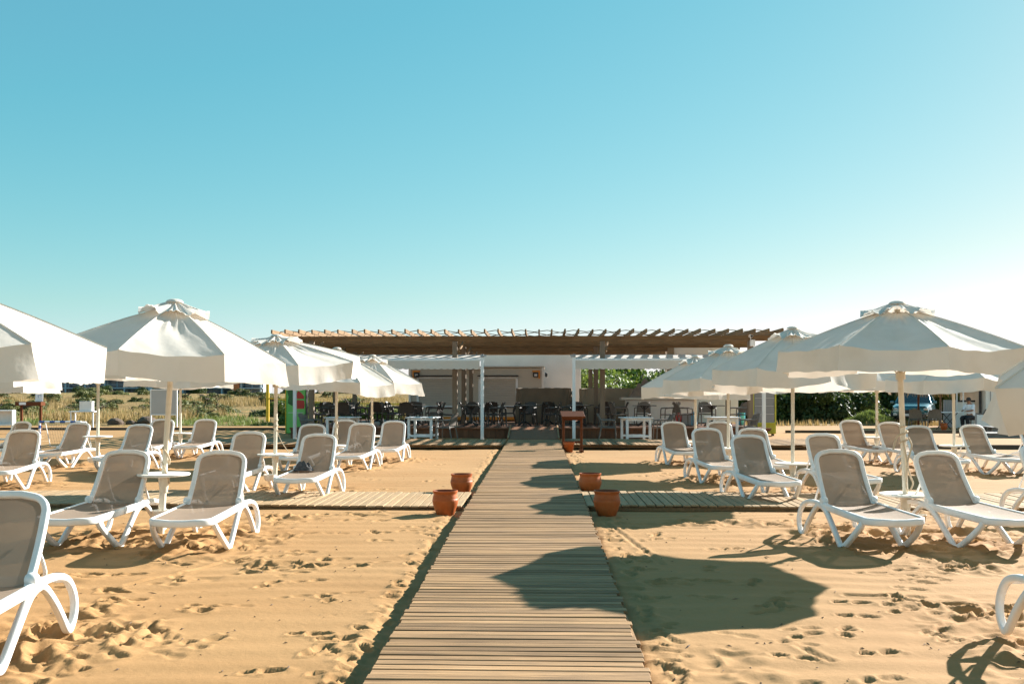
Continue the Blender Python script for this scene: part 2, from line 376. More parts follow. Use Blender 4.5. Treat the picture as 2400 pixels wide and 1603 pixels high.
# ------------------------------------------------------------------ sand sheet with real relief
def hsh(ix, iy, s):
    n = (ix*374761393+iy*668265263+s*974634777) & 0xffffffff
    n = ((n ^ (n >> 13))*1274126177) & 0xffffffff
    return ((n ^ (n >> 16)) & 0xffff)/65535.0
def vnoise(x, y, s):
    x, y = np.broadcast_arrays(x, y)
    ix = np.floor(x).astype(np.int64); iy = np.floor(y).astype(np.int64); fx = x-ix; fy = y-iy
    fx = fx*fx*(3-2*fx); fy = fy*fy*(3-2*fy)
    return (hsh(ix, iy, s)*(1-fx)+hsh(ix+1, iy, s)*fx)*(1-fy)+(hsh(ix, iy+1, s)*(1-fx)+hsh(ix+1, iy+1, s)*fx)*fy
def grow(a, b, d, g):
    r = [a]
    while r[-1] < b: r.append(r[-1]+d); d *= g
    return r
xs = list(np.arange(-4.6, 4.6, .022)); xr = list(np.arange(4.6, 14, .05))
xs = [-x for x in grow(14, 900, .08, 1.17)][::-1] + [-x for x in xr][::-1] + xs[1:] + xr + grow(14, 900, .08, 1.17)
XS = np.array(sorted(set(np.round(xs, 4))))
YS = np.array(sorted(set(np.round([-y for y in grow(-4.2, 500, .1, 1.2)] + list(np.arange(4.2, 9, .02)) + list(np.arange(9, 16, .034)) + list(np.arange(16, 34, .09)) + grow(34, 1200, .15, 1.11), 4))))
GX, GYY = np.meshgrid(XS, YS)
Z = np.interp(GYY, GY, GZ)
near = np.clip((60-np.hypot(GX, GYY))/30, 0, 1)
Z += near*.035*(vnoise(GX/2.3, GYY/2.3, 1)-.5)
Z += near*.012*(vnoise(GX/.55, GYY/.35, 2)-.5)
# wind and rake ripples running left to right
warp = vnoise(GX/1.9, GYY/1.9, 3)*.5
Z += near*.0035*np.sin(2*np.pi*(GYY+warp)/.31)*(.35+vnoise(GX/1.4, GYY/.8, 4))
AA = (GX-X0)*CA-GYY*SA; BB = (GX-X0)*SA+GYY*CA
rough = np.zeros_like(Z)
for X, Y, yaw, _ in LOUNGERS:
    x, y = lounger_root(X, Y, yaw)
    r = np.hypot((GX-x)/.80, (GYY-(y+.05))/1.15)
    rough = np.maximum(rough, np.clip(1.5-r*1.2+.5*(vnoise(GX/.3, GYY/.3, 5)-.5), 0, 1))
# churned strips beside the boardwalk
edge = np.exp(-((np.abs(AA)-.97)/.14)**2)*(.35+.65*vnoise(BB/.8, AA*0+1, 6))*(BB < 26)
rough = np.maximum(rough, edge*.55)
# a few churned patches
for x, y, rx, ry, s in [(-2.2, 8.7, .40, .26, .7), (-2.75, 8.1, .2, .15, .5), (-4.0, 8.0, .35, .3, .6), (-2.85, 6.2, .55, .5, .9), (3.65, 6.9, .45, .5, .9), (-3.2, 7.0, .3, .3, .8),
                        (-1.9, 12.0, .7, .2, .7), (-2.9, 11.7, .6, .35, .8), (2.6, 11.3, 1.0, .35, .8), (5.6, 12.0, 1.2, .5, .8), (-6.5, 12.3, 1.5, .5, .8), (1.4, 5.6, .25, .6, .5), (4.3, 8.6, .8, .4, .7)]:
    r = np.hypot((GX-x)/rx, (GYY-y)/ry); rough = np.maximum(rough, s*np.clip(1.5-r*1.25+.6*(vnoise(GX/.25, GYY/.25, 7)-.5), 0, 1))
rg = 1-np.abs(2*vnoise(GX/.23+2.2*vnoise(GX/.35, GYY/.35, 11), GYY/.17+1.7*vnoise(GX/.3, GYY/.3, 13), 8)-1)
lump = (rg**1.6-.45)*.062+(vnoise(GX/.085, GYY/.075, 9)-.5)*.034+(vnoise(GX/.04, GYY/.04, 15)-.5)*.010+(vnoise(GX/.6, GYY/.45, 10)-.5)*.05
Z += rough*near*lump
# footprints
def slot(x, y, r):
    return (slice(np.searchsorted(YS, y-r), np.searchsorted(YS, y+r)), slice(np.searchsorted(XS, x-r), np.searchsorted(XS, x+r)))
def pit(x, y, ang, ra, rb, d, rim=.35):
    sl = slot(x, y, ra*2.2)
    px = GX[sl]-x; py = GYY[sl]-y; c, s_ = math.cos(ang), math.sin(ang)
    p = px*c+py*s_; q = -px*s_+py*c
    r = np.hypot(p/ra, q/rb)*(1+.75*(vnoise(GX[sl]/.06, GYY[sl]/.06, 12)-.5))
    Z[sl] += -d*np.clip((1-r*r)*1.7, 0, 1)+rim*d*np.exp(-((r-1.22)/.22)**2)
def footprint(x, y, ang, d=.026):
    c, s_ = math.cos(ang), math.sin(ang)
    pit(x+.07*c, y+.07*s_, ang, .085, .05, d); pit(x-.085*c, y-.085*s_, ang, .06, .042, d*1.15)
rnd = random.Random(11)
for X, Y, yaw, _ in LOUNGERS:              # trampled sand round every lounger
    x, y = lounger_root(X, Y, yaw)
    for _k in range(26 if Y < 13 else 20):
        a_ = rnd.uniform(0, 6.28); q = rnd.uniform(.25, 1.0)
        px_, py_ = x+q*.85*math.cos(a_), y+.05+q*1.15*math.sin(a_)
        pit(px_, py_, rnd.uniform(0, 3), rnd.uniform(.05, .12), rnd.uniform(.04, .065), rnd.uniform(.014, .036), .5)
for bq_ in np.arange(3.5, 25, .11):        # and along both edges of the boardwalk
    for sd in (-1, 1):
        if rnd.random() < .75:
            w_ = W(sd*(.95+abs(rnd.gauss(0, .12))), bq_); pit(w_.x, w_.y, rnd.uniform(0, 3), rnd.uniform(.04, .10), rnd.uniform(.03, .055), rnd.uniform(.010, .028), .5)
for cx_, cy_, n_, sp in [(-2.2, 8.7, 18, .32), (-2.85, 6.2, 22, .42), (-4.0, 8.0, 9, .3), (-3.2, 7.2, 8, .2), (3.65, 6.9, 18, .28), (4.3, 8.6, 10, .4), (-2.9, 11.6, 12, .4), (2.6, 11.3, 16, .6), (-1.6, 11.9, 9, .35)]:
    for _k in range(n_): pit(cx_+rnd.gauss(0, sp), cy_+rnd.gauss(0, sp*.6), rnd.uniform(0, 3), rnd.uniform(.05, .12), rnd.uniform(.04, .06), rnd.uniform(.012, .032), .5)
for x, y in [(-1.42, 6.35), (-1.18, 6.25), (-1.28, 5.98), (-1.52, 5.55), (-1.05, 5.35), (-2.95, 8.1), (-2.42, 7.0), (-2.62, 6.4), (-3.3, 7.6), (-3.5, 8.3),
             (2.35, 6.45), (2.38, 5.95), (2.05, 7.15), (1.85, 8.6), (2.1, 8.0), (2.12, 7.3), (1.2, 8.9), (1.35, 8.1), (2.6, 6.9), (2.95, 6.3), (3.1, 7.4), (1.15, 7.4),
             (-.75*3, 9.2), (-2.5, 10.2), (-1.6, 10.6), (1.7, 10.2), (2.3, 9.6), (2.9, 9.9), (-1.5, 7.4), (-2.1, 7.9)]:
    footprint(x, y, rnd.uniform(-.5, .5)+(math.pi/2 if rnd.random() < .4 else 0.2), rnd.uniform(.018, .034))
for k in range(7): footprint(4.0-.16*k, 8.5-.02*k*k-.1*k, -.6, .012)
for _ in range(90):
    x = rnd.uniform(-9, 9); y = rnd.uniform(9, 25)
    if abs(x) > 1.3: footprint(x, y, rnd.uniform(-1, 1), rnd.uniform(.012, .03))
for _ in range(70):
    y = rnd.uniform(5.0, 11.5); x = rnd.choice((-1, 1))*rnd.uniform(1.15, .50*y)
    footprint(x, y, rnd.uniform(-.7, .7), rnd.uniform(.008, .022))
for _ in range(120):
    x = rnd.uniform(-4, 4); y = rnd.uniform(4.3, 10)
    if abs(x) > 1.1: pit(x, y, rnd.uniform(0, 3), rnd.uniform(.02, .04), rnd.uniform(.015, .025), rnd.uniform(.003, .007), .4)
# drag lines
for P in [[(2.75, 7.55), (3.05, 7.5), (3.3, 7.2)], [(1.9, 6.1), (2.0, 5.75)], [(2.6, 5.05), (3.2, 4.75)], [(-2.55, 9.4), (-3.0, 8.4), (-3.3, 7.9)], [(1.15, 11.4), (1.35, 9.6), (1.45, 8.8)]]:
    for (x1, y1), (x2, y2) in zip(P[:-1], P[1:]):
        sl = slot((x1+x2)/2, (y1+y2)/2, math.hypot(x2-x1, y2-y1)/2+.2)
        dx, dy = x2-x1, y2-y1; L2 = dx*dx+dy*dy
        t = np.clip(((GX[sl]-x1)*dx+(GYY[sl]-y1)*dy)/L2, 0, 1)
        dd = np.hypot(GX[sl]-x1-t*dx, GYY[sl]-y1-t*dy)
        Z[sl] += -.016*np.exp(-(dd/.022)**2)+.006*np.exp(-((dd-.055)/.025)**2)
# keep the sand below every plank, and a trench along the left edge of the boardwalk
und = np.clip((.86-np.abs(AA))/.06, 0, 1)*(BB > 2.5)*(BB < 31)
Z = Z*(1-und)+(np.interp(GYY, GY, GZ)-.03)*und
tr = np.exp(-((AA+.89)/.09)**2)*(BB < 27)*(BB > 2.5); Z -= .035*tr*(.5+vnoise(BB/.5, AA*0, 14))
cp = np.clip((BB-12.42)/.06, 0, 1)*np.clip((14.32-BB)/.06, 0, 1)*(np.abs(AA) < 11)
Z = Z*(1-cp)+np.minimum(Z, np.interp(GYY, GY, GZ)-.02)*cp
p2 = np.clip((BB-25.2)/.2, 0, 1)*np.clip((31-BB)/.2, 0, 1)*(np.abs(AA) < 10.5)
Z = Z*(1-p2)+(np.interp(GYY, GY, GZ)-.03)*p2
ny, nx = Z.shape
me = bpy.data.meshes.new('beach_sand'); me.vertices.add(nx*ny)
me.vertices.foreach_set('co', np.stack([GX, GYY, Z], -1).astype(np.float32).ravel())
idx = np.arange(nx*ny).reshape(ny, nx)
quads = np.stack([idx[:-1, :-1], idx[:-1, 1:], idx[1:, 1:], idx[1:, :-1]], -1).reshape(-1, 4)
me.loops.add(quads.size); me.loops.foreach_set('vertex_index', quads.ravel().astype(np.int32))
me.polygons.add(len(quads)); me.polygons.foreach_set('loop_start', np.arange(0, quads.size, 4, dtype=np.int32))
me.polygons.foreach_set('use_smooth', np.ones(len(quads), dtype=bool))
me.update(); me.validate(); me.materials.append(M_sand)
tag(link('beach_sand', me), kind='structure')

# rising scrub field behind the beach
def field_z(X, Y):
    t = np.clip((Y-43)/110, 0, 1); side = np.clip((4-X)/14, 0, 1)
    return .16+(1.75*t**.85)*(.25+.75*side)+.5*t*(vnoise(X/14, Y/14, 21)-.5)*2+.25*(vnoise(X/3, Y/3, 22)-.5)*np.clip((Y-43)/4, 0, 1)
fx = np.linspace(-190, 190, 260); fy = np.array(sorted(set(list(np.linspace(43, 100, 130))+list(np.linspace(100, 330, 70)))))
FX, FY = np.meshgrid(fx, fy)
FY2 = FY+np.clip(1-(FY-43)/6, 0, 1)*3*(vnoise(FX/6, FX*0, 23)-.5)
FZ = field_z(FX, FY); FZ[0, :] = -.1
v = np.stack([FX, FY2, FZ], -1).reshape(-1, 3); i2 = np.arange(FX.size).reshape(FX.shape)
f = np.stack([i2[:-1, :-1], i2[:-1, 1:], i2[1:, 1:], i2[1:, :-1]], -1).reshape(-1, 4).tolist()
me = make_mesh('scrub_field', v.tolist(), f, True, 0); me.materials.append(M_field)
tag(link('scrub_field', me), kind='structure')

# ------------------------------------------------------------------ boardwalks
def plank_meshes(n, L, w, t, along_x, m, tag_):
    out_ = []
    for i in range(n):
        r = random.Random(i*7+3); mb = MB()
        l_ = L+r.uniform(-.018, .018); ww = w+r.uniform(-.004, .003)
        mb.box((r.uniform(-.01, .01) if along_x else 0, 0 if along_x else r.uniform(-.02, .02), 0), (l_, ww, t) if along_x else (ww, l_, t), .0035)
        me = make_mesh(tag_, mb.v, mb.f); me.materials.append(m); out_.append(me)
    return out_
bw = thing('boardwalk', (0, 0, 0)); tag(bw, kind='structure')
PM = plank_meshes(8, 1.59, .081, .024, True, M_board, 'plank')
b = 3.4; rr = random.Random(5)
while b < 28.45:
    p = W(rr.uniform(-.008, .008), b, gz(b)+.088+rr.uniform(-.003, .003))
    sl = (gz(b+.3)-gz(b-.3))/.6
    link('plank', rr.choice(PM), bw, p, (sl+rr.uniform(-.02, .02), rr.uniform(-.003, .003), -YAW+rr.uniform(-.004, .004)))
    b += .0905+rr.uniform(-.003, .005)
for a in (-.74, 0, .74):
    bb = 3.2
    while bb < 28.3:
        e = min(bb+2.4, 28.5); mb = MB(); mb.beam(W(a+rr.uniform(-.02, .05)*(1 if a > 0 else -1), bb+.02, gz(bb)+.035), W(a+rr.uniform(-.02, .05)*(1 if a > 0 else -1), e, gz(e)+.035), .05, .075)
        mb.build('joist', M_board, bw); bb += 2.4

def cross_path(name, b0, b1, ranges, pitch, zoff, m):
    root = thing(name, (0, 0, 0)); tag(root, kind='structure')
    L = b1-b0; pm = plank_meshes(8, L, pitch-.012, .024, False, m, 'plank')
    for a0, a1 in ranges:
        a = a0
        while a < a1:
            c = W(a, (b0+b1)/2); g = gz(c.y)
            sl = (gz(c.y+L/2)-gz(c.y-L/2))/L
            link('plank', rr.choice(pm), root, (c.x, c.y, g+zoff+rr.uniform(-.004, .004)+.012*math.sin(a*.9)), (sl, rr.uniform(-.01, .01), -YAW+rr.uniform(-.006, .006)))
            a += pitch+rr.uniform(-.002, .003)
        for bo in (.15, L/2, L-.15):
            mb = MB(); s0 = a0
            p0 = W(a0, b0+bo); p1 = W(a1, b0+bo)
            mb.beam((p0.x, p0.y, gz(p0.y)+zoff-.05), (p1.x, p1.y, gz(p1.y)+zoff-.05), .05, .06); mb.build('joist', m, root)
    return root
cross_path('cross_path', 12.5, 14.25, [(-9.6, -.87), (.87, 10.2)], .118, .05, M_path)
cross_path('pavilion_path', 25.5, 28.4, [(-10.2, -.9), (.9, 8.3)], .125, .11, M_board)
# timber kerbs of the farther sand lanes
for nm, a0, a1, bq in [('timber_edging', 8.5, 22, 26.0), ('timber_edging', 9.6, 26, 35.5), ('timber_edging', -40, -9.8, 37.5)]:
    mb = MB(); P = [W(a0+(a1-a0)*i/24, bq+.06*math.sin(i*1.7)) for i in range(25)]
    for p in P: p.z = gz(p.y)+.03
    mb.sweep(P, (0, 0, 1), .16, .07); tag(mb.build(nm, M_rock, smooth=True), kind='structure')

# ------------------------------------------------------------------ pavilion: deck, ramp, pergola
DZ = .50
deck = thing('pavilion_deck', (0, 0, 0), 0, 'raised red-brown timber deck under the pergola', 'deck')
mb = MB(); c = W(-.2, 37); mb.box((c.x, c.y, DZ-.06), (16.3, 11.7, .10), 0, (0, 0, -YAW)); mb.build('deck_floor', M_deck, deck)
mb = MB(); c = W(-.2, 37); mb.box((c.x, c.y, .2), (16.1, 11.5, .38), 0, (0, 0, -YAW)); mb.build('deck_core', M_black, deck)
fm = []
for i in range(5):
    mb = MB(); mb.box((0, 0, 0), (.150, .03, .42), .004); q = make_mesh('fascia_board', mb.v, mb.f); q.materials.append(M_deck); fm.append(q)
for i in range(104):
    p = W(-8.25+i*.1555, 31.12, DZ-.21-.03); link('fascia_board', rr.choice(fm), deck, p, (0, 0, -YAW))
mb = MB(); p0 = W(-8.35, 31.09, DZ-.02); p1 = W(7.95, 31.09, DZ-.02); mb.beam(p0, p1, .12, .05, bev=.006); mb.build('edge_board', M_deck, deck)

ramp = thing('access_ramp', (0, 0, 0), 0, 'red-brown plywood ramp from the boardwalk up to the deck', 'ramp')
g28 = gz(28.5)
mb = MB(); mb.beam(W(-.02, 28.45, g28+.095), W(-.02, 31.08, DZ+.02), 1.52, .03); mb.build('ramp_panel', M_ramp, ramp)
for a in (-.81, .77):
    mb = MB(); mb.beam(W(a, 28.45, g28+.12), W(a, 31.06, DZ+.05), .05, .09, bev=.005); mb.build('ramp_edge', M_board, ramp)

perg = thing('pergola', (0, 0, 0), 0, 'long brown timber pergola roof on square pillars over the pavilion', 'pergola')
PA = (-7.73, -2.75, 2.33, 7.37); PB = (31.6, 35.3, 39.0)
BT = 3.64
for a in PA:
    for bq in PB:
        mb = MB(); p = W(a, bq); mb.box((p.x, p.y, (DZ+3.46)/2), (.17, .17, 3.46-DZ), .008, (0, 0, -YAW)); mb.build('pillar', M_pillar, perg)
        mb = MB(); p = W(a, bq, DZ+.03); mb.box(p, (.26, .26, .06), .01, (0, 0, -YAW)); mb.build('pillar_base', M_pillar, perg)
        for sgn in (1,):
            mb = MB(); mb.beam(W(a+.12, bq+.1, 3.12), W(a+.12+.10, bq+.75, 3.46), .06, .09); mb.build('brace', M_pergola, perg)
bq = 31.6; k = 0
while bq < 42.3:
    w0 = -9.0-.15*(k % 2); w1 = 8.45-.12*(k % 3)-(.55 if k == 1 else 0)
    mb = MB(); mb.beam(W(w0, bq, BT-.09), W(w1, bq, BT-.09), .09, .18 if k % 2 == 0 else .15, bev=.006); mb.build('beam', M_pergola, perg)
    bq += 1.52; k += 1
for i in range(39):
    a = -8.75+i*.4445+rr.uniform(-.015, .015); dz = rr.uniform(-.012, .012)
    mb = MB(); mb.beam(W(a, 30.35+rr.uniform(-.06, .06), BT+.085+dz), W(a+rr.uniform(-.03, .03), 42.7, BT+.065+dz), .052, .135, bev=.005); mb.build('rafter', M_pergola, perg)
bq = 31.3; k = 0
while bq < 42.6:
    P = []
    for i in range(40):
        a = -8.9+i*.4445; P.append(W(a, bq+rr.uniform(-.05, .05), BT+.16+(.02 if (i+k) % 2 else -.06)*rr.uniform(.6, 1.1)))
    mb = MB(); mb.sweep(P, (0, 0, 1), .025, .04); mb.build('lath', M_pergola, perg); bq += 1.15; k += 1

mb = MB(); p = W(7.35, 31.42, 3.62); mb.tube([p+Vector((0, .1, 0)), p+Vector((0, -.12, -.02))], .055, 12); cc = thing('security_camera', p, 0, 'small white security camera at the right end of the pergola', 'camera')
mb = MB(); mb.tube([(0, .12, 0), (0, -.10, -.015)], .055, 12); mb.build('camera_body', M_whitemetal, cc, smooth=True)
mb = MB(); mb.tube([(0, -.10, -.015), (0, -.125, -.018)], .042, 12); mb.build('camera_lens', M_black, cc, smooth=True)
mb = MB(); mb.box((.06, .02, -.24), (.16, .12, .22), .01); mb.build('junction_box', M_whitemetal, cc)
mb = MB(); mb.tube([(0, .08, -.04), (.03, .08, -.16)], .015, 6); mb.build('bracket', M_whitemetal, cc)
p = W(-5.1, 43.2, 3.4)
rb = thing('rooftop_unit', p, 0, 'small grey box standing up above the pergola roof', 'roof unit')
mb = MB(); mb.box((0, 0, .45), (.42, .4, .9), .02); mb.build('casing', M_greypanel, rb)
mb = MB(); mb.box((0, -.215, .65), (.34, .03, .34), .005); mb.build('grille', M_boardface, rb)

# awnings
def awning(label, a0, a1, posts, fade):
    root = thing('awning', (0, 0, 0), 0, label, 'awning', 'pavilion awnings')
    bF = 30.25; bB = 34.2; zF = 2.80; zB = 3.12
    mb = MB()
    def fn(s, t):
        a = a0+(a1-a0)*s; sag = -.03*math.sin(math.pi*t)+.012*math.sin(s*31)*math.sin(math.pi*t)+.010*math.sin(s*53+t*4)*math.sin(math.pi*t)
        return W(a, bF+(bB-bF)*t, zF+(zB-zF)*t+sag)
    mb.grid(fn, 60, 10); mb.build('canvas', M_awning, root, smooth=True)
    mb = MB(); n = int((a1-a0)/.21)
    def fv(s, t):
        a = a0+(a1-a0)*s; x = s*n*math.pi
        bot = .26+.028*abs(math.sin(x)); return W(a, bF-.035+.015*math.sin(s*40)*t, zF-.06-bot*t)
    mb.grid(fv, n*6, 4); mb.build('valance', M_awning, root, smooth=True)
    mb = MB(); mb.beam(W(a0-.03, bF, zF-.03), W(a1+.03, bF, zF-.03), .07, .08, bev=.01); mb.build('front_bar', M_whitemetal, root)
    for a in posts:
        p = W(a, bF); g = gz(p.y); mb = MB(); mb.box((p.x, p.y-.02, (g+2.92)/2-.02), (.105, .105, 2.92-g+.04), .008, (0, 0, -YAW)); mb.build('post', M_whitemetal, root)
        mb = MB(); mb.box((p.x, p.y-.02, 2.90), (.12, .14, .10), .02, (0, 0, -YAW)); mb.build('post_cap', M_greypanel, root)
    return root
awning('white awning with scalloped edge left of the ramp', -7.95, -1.80, (-7.95, -1.72), 0)
awning('white awning with scalloped edge right of the ramp', 1.30, 7.45, (1.30, 7.50), 0)

# container kiosk
kq = W(-2.62, 40.3); kio = thing('kitchen_container', (kq.x, kq.y, DZ), -YAW, 'cream container kiosk with two closed serving shutters and orange trim', 'kiosk')
mb = MB(); mb.box((0, 1.2, 1.17), (5.95, 2.4, 2.30), .02); mb.build('body', M_kiosk, kio)
mb = MB(); mb.box((0, 1.2, 2.36), (6.05, 2.5, .07), .02); mb.build('roof', M_kiosk, kio)
for x in (-2.93, 2.93):
    mb = MB(); mb.box((x, -.03, 1.17), (.10, .06, 2.34), .01); mb.build('corner_post', M_wall, kio)
mb = MB(); mb.box((0, -.035, .10), (5.7, .06, .14), .01); mb.build('base_rail', M_orange, kio)
for x in (-1.75, .22+.75):
    w = thing('window', (x, 0, 0)); w.parent = kio
    mb = MB()
    for s in (-.82, .82): mb.box((s, -.03, 1.25), (.10, .06, 1.30), .006)
    mb.box((0, -.03, 1.88), (1.74, .06, .08), .006); mb.box((0, -.03, .62), (1.74, .06, .08), .006); mb.build('frame', M_whitemetal, w)
    sm = MB(); sm.box((0, 0, 0), (1.54, .02, .072), .008); q = make_mesh('shutter_slat', sm.v, sm.f); q.materials.append(M_shutter)
    for k in range(15): link('shutter_slat', q, w, (0, -.015, .70+.078*k))
    mb = MB(); mb.box((0, -.09, 1.97), (1.80, .16, .05), .006); mb.build('shutter_box', M_black, w)
for x in (-2.62, 2.62):
    mb = MB(); mb.box((x, -.07, 2.02), (.24, .14, .22), .02); fl = mb.build('floodlight', M_black, kio)
    mb = MB(); mb.box((x, -.145, 2.0), (.12, .01, .09), 0); mb.build('lamp_glass', M_lamp, fl)
    sg = 1 if x > 0 else -1
    mb = MB(); mb.box((x+.02*sg, -.02, 2.17), (.34, .03, .07), 0); mb.box((x+.155*sg, -.021, 2.0), (.07, .03, .30), 0); mb.build('orange_corner', M_orange, kio)
mb = MB(); mb.box((-.35, -.10, 2.30), (1.1, .2, .06), .01); mb.build('light_bar', M_whitemetal, kio)
mb = MB(); mb.box((3.08, .1, 2.02), (.10, .22, .20), .03); mb.build('side_speaker', M_black, kio)

p = W(.75, 44.0)
wb = thing('white_building', (p.x, p.y, 0), -YAW, 'plain white building wall standing behind the container kiosk', 'building')
mb = MB(); mb.box((-.95, 1.5, 1.85), (4.7, 3.0, 3.45), .02); mb.build('wall', M_wall, wb)
mb = MB(); mb.box((-.95, 1.5, 3.61), (4.8, 3.1, .07), .01); mb.build('roof_edge', M_whitemetal, wb)
mb = MB(); mb.box((-2.7, -.09, 2.87), (1.2, .16, .10), .02); mb.build('vent_strip', M_greypanel, wb)

p = W(5.3, 37.5)
sb = thing('service_building', (p.x, p.y, DZ), -YAW, 'small white service block under the right end of the pergola', 'building')
mb = MB(); mb.box((1.65, 1.4, 1.6), (2.6, 2.6, 3.2), .015); mb.build('wall', M_wall, sb)
mb = MB(); mb.box((.20, .06, 1.6), (.24, .24, 3.2), .01); mb.build('corner_column', M_tanlight, sb)
w = thing('window', (.335, .5, 1.75)); w.parent = sb
mb = MB(); mb.box((-.02, 0, 0), (.06, .7, 1.1), .01); mb.build('frame', M_boardface, w)
for k in range(3):
    mb = MB(); mb.box((-.055, -.2+.2*k, 0), (.012, .17, .98), 0); mb.build('pane', M_fridgeglass, w)
mb = MB(); mb.box((.85, .06, 1.95), (.42, .1, .14), .03); mb.build('wall_lamp', M_whitemetal, sb)

# bar counter, covered furniture, clutter on the deck
p = W(4.75, 36.2)
bar = thing('bar_counter', (p.x, p.y, DZ), -YAW, 'white bar counter with a pale slab top at the right of the deck', 'counter')
mb = MB(); mb.box((.15, 0, .46), (2.7, .6, .92), .01); mb.build('front', M_wall, bar)
mb = MB(); mb.box((.1, -.05, .975), (3.0, .85, .10), .012); mb.build('counter_top', M_counter, bar)
def heap(name, m, sx, sy, sz, seed, parent=None, loc=(0, 0, 0), label=None, cat=None, rot=0, drop=True):
    r = random.Random(seed); ph = [r.uniform(0, 6) for _ in range(6)]
    def fn(s, t):
        x = s*2-1; y = t*2-1; rr_ = max(abs(x), abs(y)); rr_ = (abs(x)**3+abs(y)**3)**(1/3)
        h = max(0, 1-rr_**2.6)
        w_ = 1+.22*math.sin(5*x+ph[0])*math.sin(4*y+ph[1])+.16*math.sin(11*x+ph[2]+3*y)+.1*math.sin(17*y+ph[3]-6*x)
        return Vector((x*sx/2*(1+.06*math.sin(9*y+ph[4])), y*sy/2*(1+.06*math.sin(8*x+ph[5])), h*sz*w_+.004))
    mb = MB(); mb.grid(fn, 28, 28); o = mb.build(name, m, parent, loc, (0, 0, rot), smooth=True, sharp=0)
    if label: tag(o, label, cat)
    return o
p = W(4.35, 36.15, DZ+1.026)
heap('folded_tarp', M_tarp, 1.25, .55, .55, 4, None, p, 'crumpled grey-brown tarp heaped on the bar counter', 'tarp')
p = W(4.72, 35.86, DZ+1.026); rx = thing('red_crate', p, 0, 'small red crate on the bar counter beside the tarp', 'crate')
mb = MB(); mb.box((0, 0, .13), (.22, .2, .26), .012); mb.build('crate_body', M_red, rx)
mb = MB(); mb.box((0, 0, .27), (.24, .22, .03), .008); mb.build('rim', M_red, rx)

def cover(label, a, bq, sx, sy, h, m, seed):
    p = W(a, bq); r = random.Random(seed); ph = [r.uniform(0, 6) for _ in range(5)]
    root = thing('covered_furniture', (p.x, p.y, DZ), -YAW, label, 'cover')
    def ring(t, ang):
        c, s_ = math.cos(ang), math.sin(ang); e = .25
        fl = 1+.05*(1-t)+.02*(1-t)*math.sin(7*ang+ph[0])
        return Vector((math.copysign(abs(c)**e, c)*sx/2*fl, math.copysign(abs(s_)**e, s_)*sy/2*fl, h*t+.015*math.sin(3*ang+ph[1])*t))
    mb = MB(); mb.grid(lambda s, t: ring(t, 2*math.pi*s)+Vector((0, 0, 0))+Vector((math.cos(2*math.pi*s), math.sin(2*math.pi*s), 0))*(.022*math.sin(9*(2*math.pi*s)+4*t+ph[2])+.016*math.sin(23*s*6.28-7*t+ph[3])), 72, 16)
    mb.build('side_cloth', m, root, smooth=True)
    mb = MB(); mb.grid(lambda s, t: ring(1, 2*math.pi*s)*Vector((0, 0, 0)).length + Vector((ring(1, 2*math.pi*s).x*(1-t)*1.01, ring(1, 2*math.pi*s).y*(1-t)*1.01, ring(1, 2*math.pi*s).z+.02*t)), 72, 6)
    mb.build('top_cloth', m, root, smooth=True)
    return root
cover('brown canvas cover over furniture on the deck, in line with the ramp', .35, 38.0, 2.25, .9, 1.40, M_tan, 1)
cover('beige canvas cover over furniture on the deck, right of the ramp beside a pillar', 2.92, 37.6, 2.2, .9, 1.38, M_tanlight, 2)
p = W(5.35, 33.9, DZ)
cs = thing('cool_box', p, -YAW, 'red and dark grey cool box on the deck under the right awning', 'cool box')
mb = MB(); mb.box((.25, 0, .2), (.48, .4, .40), .02); mb.build('box_body', M_greypanel, cs)
mb = MB(); mb.box((-.08, 0, .24), (.16, .42, .48), .02); mb.build('red_end', M_red, cs)
mb = MB(); mb.box((.25, 0, .42), (.50, .42, .05), .015); mb.build('lid', M_black, cs)
for x, y, z, h, r, lab, m in [(8.55, 34.2, DZ, .62, .14, 'light blue gas cylinder at the right end of the deck', M_lightblue), (6.65, 33.6, DZ, .50, .13, 'second pale blue gas cylinder half hidden behind a pole on the deck', M_lightblue)]:
    gcyl = thing('gas_cylinder', (x, y, z), 0, lab, 'cylinder', 'gas cylinders')
    mb = MB(); mb.lathe([(0, 0), (r*.8, 0), (r, .05), (r, h*.72), (r*.7, h*.85), (.04, h*.9), (0, h*.9)], 16); mb.build('tank', m, gcyl, smooth=True)
    mb = MB(); mb.lathe([(r*.55, h*.84), (r*.55, h)], 14); mb.build('collar', m, gcyl, smooth=True)

